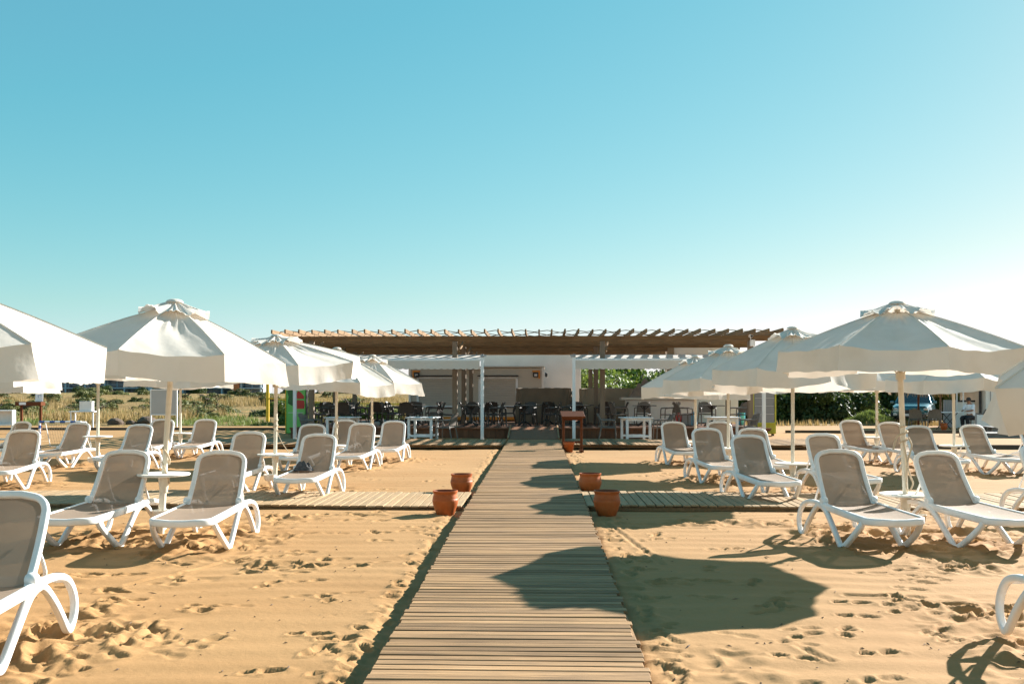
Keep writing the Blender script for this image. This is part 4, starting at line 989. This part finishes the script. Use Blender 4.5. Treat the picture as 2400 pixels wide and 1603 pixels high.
for i in range(9):
    t = i/8; mb.tube([(-.55, .28+.27*t, .74*(1-t)), (.65, .28+.27*t, .74*(1-t))], .0035, 3)
    for s in (-.55, .65): mb.tube([(s, 0, .74*(1-t)), (s, .28+.27*t, .74*(1-t))], .0035, 3)
mb.build('net', M_net, gl)
ct = thing('white_side_table', (-18.9, 40.5, gz(40.5)), .1, 'white table carrying a white box at the edge of the dry field', 'table')
mb = MB(); mb.box((0, 0, .72), (1.08, .6, .05), .008); mb.build('table_top', M_whitemetal, ct)
for x in (-.46, .46):
    for y in (-.24, .24):
        mb = MB(); mb.box((x, y, .35), (.06, .06, .70), .005); mb.build('leg', M_whitemetal, ct)
bx_ = thing('white_box', (-18.75, 40.45, gz(40.5)+.747), .15, 'plain white box standing on the white table in the field', 'box')
mb = MB(); mb.box((0, 0, .2), (.52, .32, .40), .006); mb.build('box_body', M_whitemetal, bx_)
mb = MB(); mb.box((0, 0, .41), (.54, .34, .03), .006); mb.build('lid', M_whitemetal, bx_)
cb = thing('white_cabinet', (-19.6, 34.5, gz(34.5)), .25, 'white open shelf bench at the far left edge', 'cabinet')
mb = MB(); mb.box((-.2, .2, .60), (1.9, .03, .50), .004); mb.build('back_panel', M_whitemetal, cb)
for z in (.34, .87):
    mb = MB(); mb.box((-.2, 0, z), (1.98, .46, .05), .005); mb.build('shelf', M_whitemetal, cb)
for x in (-1.17, -.17, .77):
    mb = MB(); mb.box((x, 0, .44), (.06, .44, .88), .005); mb.build('upright', M_whitemetal, cb)
ls = thing('lectern', (-19.55, 37.2, gz(37)), .1, 'red-brown wooden lectern with paper notices at the far left', 'lectern')
for x in (-.32, .42):
    mb = MB(); mb.box((x, 0, .52), (.08, .09, 1.04), .006); mb.build('leg', M_mahog, ls)
mb = MB(); mb.box((.02, -.02, 1.10), (1.0, .45, .16), .008); mb.build('top', M_mahog, ls)
mb = MB(); mb.box((-.18, -.255, 1.11), (.26, .012, .10)); mb.build('small_notice', M_paper, ls)
mb = MB(); mb.box((.40, -.1, 1.40), (.30, .012, .42), 0, (-.1, 0, 0)); pn_ = mb.build('paper_sign', M_paper, ls)
mb = MB(); mb.tube([(.42+.06*math.cos(k*.6), -.115, 1.40+.06*math.sin(k*.6)) for k in range(8)], .006, 4); mb.build('sketch_mark', M_blue, pn_)

# rocks in the field
for X, Y, s, lab in [(-19.1, 44.2, .32, 'dark boulder standing upright in the dry grass behind the left pole'), (-17.9, 45.0, .38, 'low brown boulder right of the upright one in the dry grass'), (-18.5, 44.6, .22, 'small rock between the two brown boulders')]:
    bm = bmesh.new(); bmesh.ops.create_icosphere(bm, subdivisions=3, radius=1)
    q = random.Random(int(X*10))
    for w in bm.verts:
        d = 1+.35*(vnoise(np.array(w.co.x*1.7+5), np.array(w.co.y*1.7+w.co.z*2.3), int(abs(X*7)))-.5); w.co = Vector((w.co.x*1.25*d, w.co.y*d, w.co.z*.8*d))*s
    me = bpy.data.meshes.new('rock'); bm.to_mesh(me); bm.free(); me.materials.append(M_rock)
    tag(link('rock', me, None, (X, Y, float(field_z(np.array(X), np.array(Y)))+.2*s)), lab, 'rock', 'rocks in the field')

# ------------------------------------------------------------------ vegetation
def leaf_mesh(name, seed, n, rad, leaf, m, clumps=14, flat=.75):
    g = np.random.default_rng(seed)
    cc = g.normal(size=(clumps, 3)); cc /= np.linalg.norm(cc, axis=1)[:, None]; cc *= g.uniform(.35, .78, (clumps, 1))
    cc[:, 2] = np.abs(cc[:, 2])*flat; cr = g.uniform(.22, .42, clumps)
    k = g.integers(0, clumps, n); d = g.normal(size=(n, 3)); d /= np.linalg.norm(d, axis=1)[:, None]
    P = cc[k]+d*(cr[k]*g.uniform(.55, 1.05, n)**.5)[:, None]; P[:, 2] = np.maximum(P[:, 2], 0.01)
    P *= np.array(rad); nrm = d+g.normal(scale=.6, size=(n, 3)); nrm /= np.linalg.norm(nrm, axis=1)[:, None]
    t = np.cross(nrm, g.normal(size=(n, 3))); t /= np.linalg.norm(t, axis=1)[:, None]; b_ = np.cross(nrm, t)
    L = leaf*g.uniform(.6, 1.4, n)[:, None]; w = L*.5
    V = np.stack([P-t*L*.5, P+b_*w*.5, P+t*L*.5, P-b_*w*.5], 1).reshape(-1, 3)
    me = bpy.data.meshes.new(name); me.vertices.add(4*n); me.vertices.foreach_set('co', V.astype(np.float32).ravel())
    me.loops.add(4*n); me.loops.foreach_set('vertex_index', np.arange(4*n, dtype=np.int32))
    me.polygons.add(n); me.polygons.foreach_set('loop_start', np.arange(0, 4*n, 4, dtype=np.int32)); me.update(); me.materials.append(m); return me
def stem_mesh(seed, rad):
    r = random.Random(seed); mb = MB()
    for k in range(6):
        a = r.uniform(0, 6.28); q = r.uniform(.3, .7)
        mb.tube(catmull([(0, 0, -.1), (.2*q*rad[0]*math.cos(a), .2*q*rad[1]*math.sin(a), rad[2]*.3), (q*rad[0]*math.cos(a), q*rad[1]*math.sin(a), rad[2]*.75)], 4), [.09, .085, .08, .07, .06, .05, .04, .03, .02], 5)
    me = make_mesh('stem', mb.v, mb.f, True); me.materials.append(M_stem); return me
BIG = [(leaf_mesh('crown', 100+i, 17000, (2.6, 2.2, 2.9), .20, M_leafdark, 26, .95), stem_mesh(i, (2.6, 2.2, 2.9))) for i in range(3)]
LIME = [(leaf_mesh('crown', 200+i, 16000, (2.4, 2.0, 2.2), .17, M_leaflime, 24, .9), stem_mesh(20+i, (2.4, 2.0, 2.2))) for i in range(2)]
LOW = [(leaf_mesh('crown', 300+i, 2600, (1.2, 1.1, .85), .15, M_fieldleaf, 12, .9), stem_mesh(30+i, (1.2, 1.1, .85))) for i in range(3)]
def plant(name, lib, i, X, Y, s, label, cat, group, z=None, sz=1):
    root = thing(name, (X, Y, float(field_z(np.array(X), np.array(max(Y, 43.01)))) if z is None else z), (i*1.9) % 6.28, label, cat, group)
    cr, stm = lib[i % len(lib)]
    o = link('crown', cr, root); o.scale = (s, s, s*sz); o = link('trunk', stm, root); o.scale = (s, s, s*sz)
    return root
rr = random.Random(31)
k = 0
for X, Y, s, sz, lab in [(13.5, 50, 1.0, 1.0, 'big dark green bush left of the thicket, just right of the lime fridge'), (16.2, 48.5, .95, .95, 'big dark bush in the middle of the thicket above the grass mound'), (18.6, 50, 1.0, .95, 'big dark bush directly left of the parked car'),
                         (15.2, 54, 1.25, 1.1, 'tall bush rising behind the thicket, top above the dark foliage'), (11.6, 53.5, 1.2, 1.32, 'tallest bush, its top showing beside the right end of the pergola'), (21.0, 55, 1.2, .95, 'rounded bush behind the parked car'),
                         (24.5, 56, 1.35, .95, 'bush showing above the far right umbrella'), (28.5, 58, 1.4, 1.05, 'farthest right bush above the drooping umbrella'), (19.6, 58, 1.4, 1.1, 'bush at the back of the thicket over the car'), (9.8, 57, 1.1, 1.15, 'bush behind the service block')]:
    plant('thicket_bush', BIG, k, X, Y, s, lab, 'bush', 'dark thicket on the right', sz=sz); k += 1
for X, Y, s, sz, lab in [(4.0, 48, 1.15, 1.15, 'sunlit yellow-green bush seen under the right awning beside the white wall'), (6.4, 50, 1.3, 1.2, 'sunlit bush seen under the right awning between the pillars'), (8.6, 49, 1.15, 1.2, 'sunlit bush just left of the service block window'),
                         (5.4, 56, 1.6, 1.35, 'taller sunlit bush at the back under the awning')]:
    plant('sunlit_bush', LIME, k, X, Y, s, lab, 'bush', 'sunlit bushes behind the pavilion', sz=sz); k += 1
for X, Y, s, lab in [(-10.5, 45, .62, 'bright green shrub seen between the left deck pillars'), (-8.2, 46, .6, 'green shrub behind the back row of deck tables'), (-6.6, 46, .62, 'green shrub just left of the container'), (-13.5, 56, .75, 'dark round shrub left of the yellow post')]:
    plant('field_shrub', LIME, k, X, Y, s, lab, 'shrub', 'shrubs near the pavilion', sz=.8); k += 1
n = 0
for _ in range(400):
    if n >= 105: break
    Y = 50+rr.random()**1.6*150; X = -(.16+rr.random()*.50)*Y
    if rr.random() < .12 and Y < 60: continue
    s = rr.uniform(.55, 1.25)*(1+.004*Y); plant('dune_shrub', LOW, n, X, Y, s, 'low dusty green shrub scattered over the dry field on the left', 'shrub', 'shrubs scattered over the dry field', sz=rr.uniform(.6, .95)); n += 1
for X, Y, s in [(-28, 62, 1.1), (-30.5, 58, 1.0), (-33, 64, 1.2), (-24.5, 60, .8)]:
    plant('dune_shrub', LOW, n, X, Y, s, 'low dusty green shrub scattered over the dry field on the left', 'shrub', 'shrubs scattered over the dry field', sz=.9); n += 1

def blades(name, m, pts, h, w, per, seed, label, cat):
    g = np.random.default_rng(seed); n = len(pts)*per
    B = np.repeat(np.array(pts), per, 0)+np.c_[g.normal(scale=.22, size=(n, 2)), np.zeros(n)]
    a = g.uniform(0, 6.28, n); hh = h*g.uniform(.5, 1.3, n); ln = g.normal(scale=.22, size=(n, 2))*hh[:, None]
    d = np.c_[np.cos(a), np.sin(a), np.zeros(n)]*(w*g.uniform(.6, 1.4, n))[:, None]
    top = B+np.c_[ln, hh]; V = np.stack([B-d, B+d, top], 1).reshape(-1, 3)
    me = bpy.data.meshes.new(name); me.vertices.add(3*n); me.vertices.foreach_set('co', V.astype(np.float32).ravel())
    me.loops.add(3*n); me.loops.foreach_set('vertex_index', np.arange(3*n, dtype=np.int32)); me.polygons.add(n); me.polygons.foreach_set('loop_start', np.arange(0, 3*n, 3, dtype=np.int32))
    me.update(); me.materials.append(m); tag(link(name, me), label, cat, kind='stuff')
def scatter(n, xr, yr, seed, thr, sc):
    g = np.random.default_rng(seed); X = g.uniform(*xr, n); Y = yr[0]+(yr[1]-yr[0])*g.random(n)**1.5
    keep = vnoise(X/sc, Y/sc, seed) > thr; X, Y = X[keep], Y[keep]
    return np.c_[X, Y, field_z(X, Y)-.03].tolist()
blades('dry_grass', M_dry, scatter(6500, (-62, -3), (46.5, 95), 41, .56, 7), .62, .030, 8, 41, 'tall golden dry grass over the left field', 'grass')
blades('green_grass', M_grass, scatter(3800, (-45, -3), (43.5, 60), 42, .5, 5), .26, .03, 6, 42, 'short green grass along the edge of the field', 'grass')
blades('verge_grass', M_dry, scatter(1100, (9, 34), (43.6, 47), 43, .35, 3), .30, .03, 7, 43, 'short dry grass strip in front of the thicket', 'grass')

# grass mound on the right
p = (17.3, 44.4, gz(44))
mo = thing('grass_mound', p, 0, 'small grassy mound of soil in front of the thicket', 'mound')
mb = MB()
def mf(s, t):
    x = (2*s-1); y = (2*t-1); r = math.hypot(x, y); hgt = max(0, 1-r**1.4)*.55*(1+.3*math.sin(5*x+1)*math.sin(4*y))
    return Vector((x*1.35, y*1.1, hgt-.03))
mb.grid(mf, 24, 24); mb.build('soil', M_soil, mo, smooth=True, sharp=0)
g = np.random.default_rng(3); n = 2200; ang = g.uniform(0, 6.28, n); rr_ = np.sqrt(g.random(n))*.85
V = []; F = []
for i in range(n):
    x, y = rr_[i]*math.cos(ang[i]), rr_[i]*math.sin(ang[i]); q = mf(x/2+.5, y/2+.5); a = g.uniform(0, 6.28); h_ = g.uniform(.08, .26); d = Vector((math.cos(a), math.sin(a), 0))*.03
    V += [q-d, q+d, q+Vector((g.normal()*.08, g.normal()*.08, h_))]; F.append((3*i, 3*i+1, 3*i+2))
mb = MB(); mb.add(V, F); tag(mb.build('mound_grass', M_grass, mo), kind='stuff')

# ------------------------------------------------------------------ hotel far left
HY = 245; hz = 1.2
ho = thing('hotel_building', (-98, HY, hz), .04, 'long blue-grey hotel block with glazed storeys beyond the field', 'building')
mb = MB(); mb.box((0, 6, 3.9), (62, 10, 8.6)); mb.build('wall', M_hotelwall, ho)
fl = 2.55
for s in range(3):
    mb = MB(); mb.box((0, .4, s*fl+.1), (62.6, 3.0, .24)); mb.build('floor_slab', M_hotelwhite, ho)
    for i in range(24):
        x = -29.5+i*2.56
        if i in (13, 21): continue
        w = link('window', (lambda: None)() or bpy.data.meshes.get('hotel_pane') or (lambda q: q)(make_mesh('hotel_pane', *(lambda m_: (m_.v, m_.f))(MB().box((0, 0, 0), (2.1, .1, 1.95))))), ho, (x, .95, s*fl+1.25))
        if not w.data.materials: w.data.materials.append(M_hotelglass)
for i in range(13):
    mb = MB(); mb.box((-30.7+i*5.12, -.9, 3.9), (.35, .35, 7.9)); mb.build('column', M_hotelwhite, ho)
for s in range(1, 3):
    mb = MB(); mb.box((0, -.95, s*fl+1.05), (62, .05, .08)); mb.build('balcony_rail', M_hotelwhite, ho)
for x, h_ in ((3.9, 6.6), (24.4, 8.4)):
    mb = MB(); mb.box((x, -1.2, h_/2), (1.6, .8, h_)); mb.build('orange_pier', M_hotelorange, ho)
mb = MB(); mb.box((2.2, -1.3, 3.6), (1.6, .8, 4.4)); mb.build('pale_pier', M_hotelwhite, ho)
mb = MB(); mb.box((0, 5, 8.35), (64, 13, .35)); mb.build('roof', M_hotelwhite, ho)
for X, s in [(-104, 1.5), (-88, 1.8), (-94, 1.2), (-80, 1.6), (-110, 1.4)]:
    plant('garden_tree', BIG, int(-X), X, HY-12, s*.8, 'dark shrub standing in front of the far hotel', 'shrub', 'shrubs in front of the hotel', z=1.6, sz=1)

# ------------------------------------------------------------------ right background: car, hut, seated person
CX, CY = 20.25, 46.2
car = thing('parked_car', (CX, CY, gz(46)), R_(-28), 'teal sport utility car parked nose-on beside the thicket', 'car')
# body: loft of sections along y (front at -y)
secs = [(-2.12, .46, .84, .55), (-2.05, .40, .92, .78), (-1.7, .34, .99, .88), (-1.0, .32, 1.05, .91), (-.3, .32, 1.10, .92), (1.2, .32, 1.12, .92), (1.85, .36, 1.12, .88), (2.1, .48, 1.05, .78)]
mb = MB()
def ringc(y, z0, z1, hw): return [Vector((x*hw, y, z0+(z1-z0)*t)) for x, t in [(-.80, 0), (-.98, .18), (-1, .55), (-.95, .88), (-.80, 1), (-.3, 1.02), (.3, 1.02), (.80, 1), (.95, .88), (1, .55), (.98, .18), (.80, 0)]]
v = []; f = []
for q in secs: v += ringc(*q)
for i in range(len(secs)-1):
    for k in range(12): f.append((i*12+k, i*12+(k+1) % 12, (i+1)*12+(k+1) % 12, (i+1)*12+k))
f.append(tuple(range(11, -1, -1))); f.append(tuple((len(secs)-1)*12+k for k in range(12)))
mb.add(v, f); mb.build('body', M_tealpaint, car, smooth=True, sharp=35)
mb = MB(); b0 = [(-.80, -.75, 1.05), (.80, -.75, 1.05), (.82, 1.95, 1.08), (-.82, 1.95, 1.08)]; t0 = [(-.60, .05, 1.60), (.60, .05, 1.60), (.60, 1.55, 1.58), (-.60, 1.55, 1.58)]
mb.add(b0+t0, [(0, 1, 5, 4), (1, 2, 6, 5), (2, 3, 7, 6), (3, 0, 4, 7)]); mb.build('window_band', M_glass, car)
mb = MB(); mb.box((0, .8, 1.605), (1.26, 1.6, .06), .025); mb.build('roof', M_tealpaint, car)
for s in (-1, 1):
    for a_, b_ in (((s*.80, -.74, 1.05), (s*.61, .06, 1.60)), ((s*.83, .55, 1.06), (s*.62, .7, 1.60)), ((s*.83, 1.94, 1.06), (s*.62, 1.55, 1.58))):
        mb = MB(); mb.beam(a_, b_, .07, .07, up=(1, 0, 0), bev=.01); mb.build('roof_pillar', M_tealpaint, car)
    mb = MB(); mb.box((s*.97, -.55, 1.10), (.20, .12, .15), .03); mb.build('mirror', M_tealpaint, car)
    mb = MB(); mb.box((s*.60, -2.03, .78), (.34, .16, .11), .03, (0, 0, -.2*s)); mb.build('headlight', M_lamp, car)
    mb = MB(); mb.box((s*.68, -2.06, .52), (.20, .12, .14), .03); mb.build('fog_lamp', M_lamp, car)
    for y in (-1.35, 1.35):
        mb = MB(); mb.lathe([(.20, -.11), (.31, -.11), (.345, -.07), (.345, .07), (.31, .11), (.20, .11)], 22); mb.v = [Vector((s*.83+q.z, y+q.x, .345+q.y)) for q in mb.v]; wl = mb.build('wheel', M_tyre, car, smooth=True)
        mb = MB(); mb.lathe([(0, .07), (.06, .10), (.19, .085), (.21, .11)], 18); mb.v = [Vector((s*(.83+q.z), y+q.x, .345+q.y)) for q in mb.v]; mb.build('rim', M_rim, wl, smooth=True)
mb = MB(); mb.box((0, -2.11, .66), (.80, .06, .16), .02); mb.build('grille', M_black, car)
mb = MB(); mb.box((0, -2.10, .42), (1.2, .08, .16), .03); mb.build('lower_bumper', M_black, car)
mb = MB(); mb.box((0, -2.15, .50), (.5, .02, .11), .005); mb.build('number_plate', M_paper, car)

def straw_parasol(X, Y, label, red):
    root = thing('straw_parasol', (X, Y, gz(Y)), 0, label, 'parasol', 'straw parasols')
    mb = MB(); mb.tube([(0, 0, -.1), (0, 0, 2.5)], .045, 10); mb.build('post', M_mahog if red else M_pillar, root, smooth=True)
    mb = MB(); mb.lathe([(0, 2.55), (.3, 2.35), (.75, 1.95), (.95, 1.72), (.90, 1.68), (0, 2.2)], 24); mb.build('thatch', M_straw, root, smooth=True)
    g_ = random.Random(int(X*10)); mb = MB()
    for i in range(160):
        a = g_.uniform(0, 6.28); r1 = g_.uniform(.85, .96); L = g_.uniform(.15, .42); w = .012
        d = Vector((-math.sin(a), math.cos(a), 0))*w; c = Vector((r1*math.cos(a), r1*math.sin(a), 1.74)); e = c+Vector((.05*math.cos(a), .05*math.sin(a), -L))
        mb.add([c-d, c+d, e+d*.4, e-d*.4], [(0, 1, 2, 3)])
    tag(mb.build('straw_fringe', M_straw, root), kind='stuff')
straw_parasol(18.3, 41.3, 'straw parasol on a red-brown post beside the parked car', True)
straw_parasol(19.9, 42.6, 'straw parasol behind the bistro table', False)

hut = thing('beach_hut', (20.85, 40.2, gz(40)), -.05, 'white open-sided beach hut with a dark rail at the far right', 'hut')
mb = MB(); mb.box((-.60, .9, .58), (.85, .06, 1.16), .01); mb.build('low_wall', M_wall, hut)
mb = MB(); mb.box((-.60, .86, 1.18), (.85, .12, .08), .01); mb.build('dark_rail', M_black, hut)
mb = MB(); mb.box((-.1, .5, 1.2), (.09, .09, 2.4), .008); mb.build('dark_post', M_black, hut)
mb = MB(); mb.box((1.35, 1.5, 1.3), (2.7, 2.6, 2.6), .02); mb.build('white_cabin', M_wall, hut)
for i in range(5):
    mb = MB(); mb.box((.2+.5*i, .185, 1.3), (.03, .02, 2.5)); mb.build('cabin_seam', M_greypanel, hut)
for i in range(6):
    mb = MB(); mb.box((-1.58+.095*i, .7, .62), (.088, .05, 1.22), .008); mb.build('grey_board', M_greypanel, hut)
for x in (-1.45, -1.18):
    mb = MB(); mb.tube([(x, -.3, 0), (x, -.3, 2.3)], .025, 8); mb.build('tent_pole', M_whitemetal, hut, smooth=True)
mb = MB(); mb.box((-.9, .8, 2.42), (3.2, 2.4, .12), .03); mb.build('thatch_roof', M_straw, hut)

bt = thing('bistro_table', (18.2, 38.4, gz(38)), 0, 'white-topped folding bistro table with crossed legs', 'table')
mb = MB(); mb.box((0, 0, .73), (.95, .7, .03), .01); mb.build('table_top', M_whitemetal, bt)
for y in (-.28, .28):
    mb = MB(); mb.tube([(-.32, y, 0), (.32, y, .72)], .016, 6); mb.build('leg', M_iron, bt); mb = MB(); mb.tube([(.32, y, 0), (-.32, y, .72)], .016, 6); mb.build('leg', M_iron, bt)
for X, Y, rz, lab in [(16.95, 38.4, 2.5, 'grey mesh chair left of the bistro table, farther left'), (17.5, 38.1, 2.9, 'grey mesh chair beside the bistro table, nearer the table'), (19.72, 38.9, -2.0, 'pale chair the seated person sits on')]:
    place(chairg, X, Y, gz(Y), rz, lab, 'chair', 'chairs at the bistro table')
pot((17.75, 37.7, gz(37.6)), .14, .30, 'small brown flower pot on the ground by the bistro table', 16)

def person():
    px, py = 19.35, 38.75
    root = thing('person', (px, py, gz(py)), R_(-62), 'seated person in a white shirt and black trousers leaning on a table', 'person')
    J = dict(pel=(0, .10, .50), sp=(0, .08, .72), ch=(0, .0, .95), nk=(0, -.06, 1.10), hd=(0, -.11, 1.22), top=(0, -.12, 1.30),
             ls=(-.17, -.02, 1.02), le=(-.22, -.16, .80), lh=(-.10, -.38, .78), rs=(.17, -.02, 1.02), re=(.22, -.16, .80), rh=(.08, -.38, .77),
             lk=(-.12, -.34, .48), la=(-.12, -.30, .06), lt=(-.12, -.46, .04), rk=(.12, -.34, .48), ra=(.12, -.32, .06), rt=(.12, -.48, .04))
    rad = dict(pel=.15, sp=.135, ch=.15, nk=.055, hd=.088, top=.075, ls=.065, le=.042, lh=.034, rs=.065, re=.042, rh=.034, lk=.065, la=.042, lt=.035, rk=.065, ra=.042, rt=.035)
    E_ = [('pel', 'sp'), ('sp', 'ch'), ('ch', 'nk'), ('nk', 'hd'), ('hd', 'top'), ('ch', 'ls'), ('ls', 'le'), ('le', 'lh'), ('ch', 'rs'), ('rs', 're'), ('re', 'rh'), ('pel', 'lk'), ('lk', 'la'), ('la', 'lt'), ('pel', 'rk'), ('rk', 'ra'), ('ra', 'rt')]
    names = list(J); me = bpy.data.meshes.new('body'); me.from_pydata([J[n] for n in names], [(names.index(a), names.index(b_)) for a, b_ in E_], []); me.update()
    for nm_ in ('skin', 'shirt', 'trousers'): pass
    me.materials.append(M_skin)
    o = link('body', me, root); md = o.modifiers.new('skin', 'SKIN'); sv = me.skin_vertices[0].data
    for i, n_ in enumerate(names): sv[i].radius = (rad[n_], rad[n_]*.9)
    sv[0].use_root = True
    ss = o.modifiers.new('sub', 'SUBSURF'); ss.levels = 2; ss.render_levels = 2
    # clothing over the body
    mb = MB(); mb.lathe([(.165, .46), (.175, .60), (.175, .80), (.18, .95), (.14, 1.04), (.07, 1.09)], 18)
    mb.v = [Vector((q.x, q.y*.85+.10-(q.z-.46)*.18, q.z)) for q in mb.v]; mb.build('shirt', M_shirt, root, smooth=True)
    for s in (-1, 1):
        mb = MB(); mb.tube([(s*.15, -.01, 1.02), (s*.195, -.09, .90), (s*.22, -.15, .82)], [.078, .066, .06], 10); mb.build('sleeve', M_shirt, root, smooth=True)
        mb = MB(); mb.tube(catmull([(s*.08, .10, .50), (s*.11, -.15, .50), (s*.12, -.33, .48), (s*.12, -.32, .30), (s*.12, -.30, .10)], 4), [.11]*5+[.095]*5+[.08]*4+[.06]*3, 10); mb.build('trouser_leg', M_trouser, root, smooth=True)
    mb = MB(); mb.lathe([(.0, .115), (.06, .10), (.095, .05), (.10, 0), (.085, -.05)], 16, (0, -.10, 1.245)); mb.build('hair', M_hair, root, smooth=True)
    for s in (-1, 1):
        for k in range(5):
            a0 = Vector((s*.09+(-.025+.0125*k), -.38, .775)); mb = MB(); mb.tube([a0, a0+Vector((-.004*s, -.035-.004*(2-abs(k-2)), -.004)), a0+Vector((-.008*s, -.06-.006*(2-abs(k-2)), -.02))], .0075, 6); mb.build('finger', M_skin, root, smooth=True)
    mb = MB(); mb.tube([(0, -.20, 1.235), (0, -.225, 1.215)], .014, 6); mb.build('nose', M_skin, root, smooth=True)
    return root
person()
# pallets and boards under the drooping umbrella
for X, Y, w, d, h, lab in [(17.2, 32.0, 2.6, 1.6, .14, 'grey weathered pallet platform on the sand at the far right'), (18.9, 34.2, 2.2, 1.4, .26, 'stack of dark boards behind the pallet platform at the far right')]:
    root = thing('pallet_platform', (X, Y, gz(Y)), -.2, lab, 'pallet')
    for i in range(9):
        mb = MB(); mb.box((-w/2+(i+.5)*w/9, 0, h), (w/9-.03, d, .03), .004); mb.build('slat', M_greydeck, root)
    for y in (-d/2+.1, 0, d/2-.1):
        mb = MB(); mb.box((0, y, h/2-.01), (w, .09, h-.02), .004); mb.build('bearer', M_greydeck, root)
wp = thing('white_panel_fence', (20.4, 36.2, gz(36)), -.10, 'low white panel fence with dark square vents at the far right', 'fence')
for i in range(4):
    mb = MB(); mb.box((-1.5+i*1.0, 0, .42), (.94, .04, .50), .006); pn = mb.build('panel', M_whitemetal, wp)
    mb = MB(); mb.box((-1.25+i*1.0, -.03, .5), (.18, .02, .18)); mb.build('vent', M_black, pn)
    mb = MB(); mb.box((-2.0+i*1.0, 0, .35), (.06, .06, .70), .005); mb.build('post', M_greypanel, wp)

# dried seaweed, twigs and shell bits scattered over the near sand
g = np.random.default_rng(77); V = []; F = []
for i in range(620):
    y = 4.4+g.random()**1.3*15; x = g.uniform(-.62, .62)*y
    if abs((x-X0)*CA-y*SA) < .95 or 12.3 < y < 14.5: continue
    j = min(max(int(np.searchsorted(YS, y)), 0), ny-1); k = min(max(int(np.searchsorted(XS, x)), 0), nx-1)
    c = Vector((x, y, float(Z[j, k])+.004)); a = g.uniform(0, 6.28); L = g.uniform(.008, .022)*(2.4 if g.random() < .12 else 1); w = g.uniform(.003, .008)
    d = Vector((math.cos(a), math.sin(a), g.normal()*.15))*L; e = Vector((-math.sin(a), math.cos(a), 0))*w; u = Vector((0, 0, w*1.1)); n0 = len(V)
    V += [c-d, c-e, c+d, c+e, c+u]; F += [(n0, n0+1, n0+4), (n0+1, n0+2, n0+4), (n0+2, n0+3, n0+4), (n0+3, n0, n0+4)]
mb = MB(); mb.add(V, F); tag(mb.build('beach_litter', M_rock), 'dark specks of dried seaweed and twigs strewn over the sand', 'litter', kind='stuff')
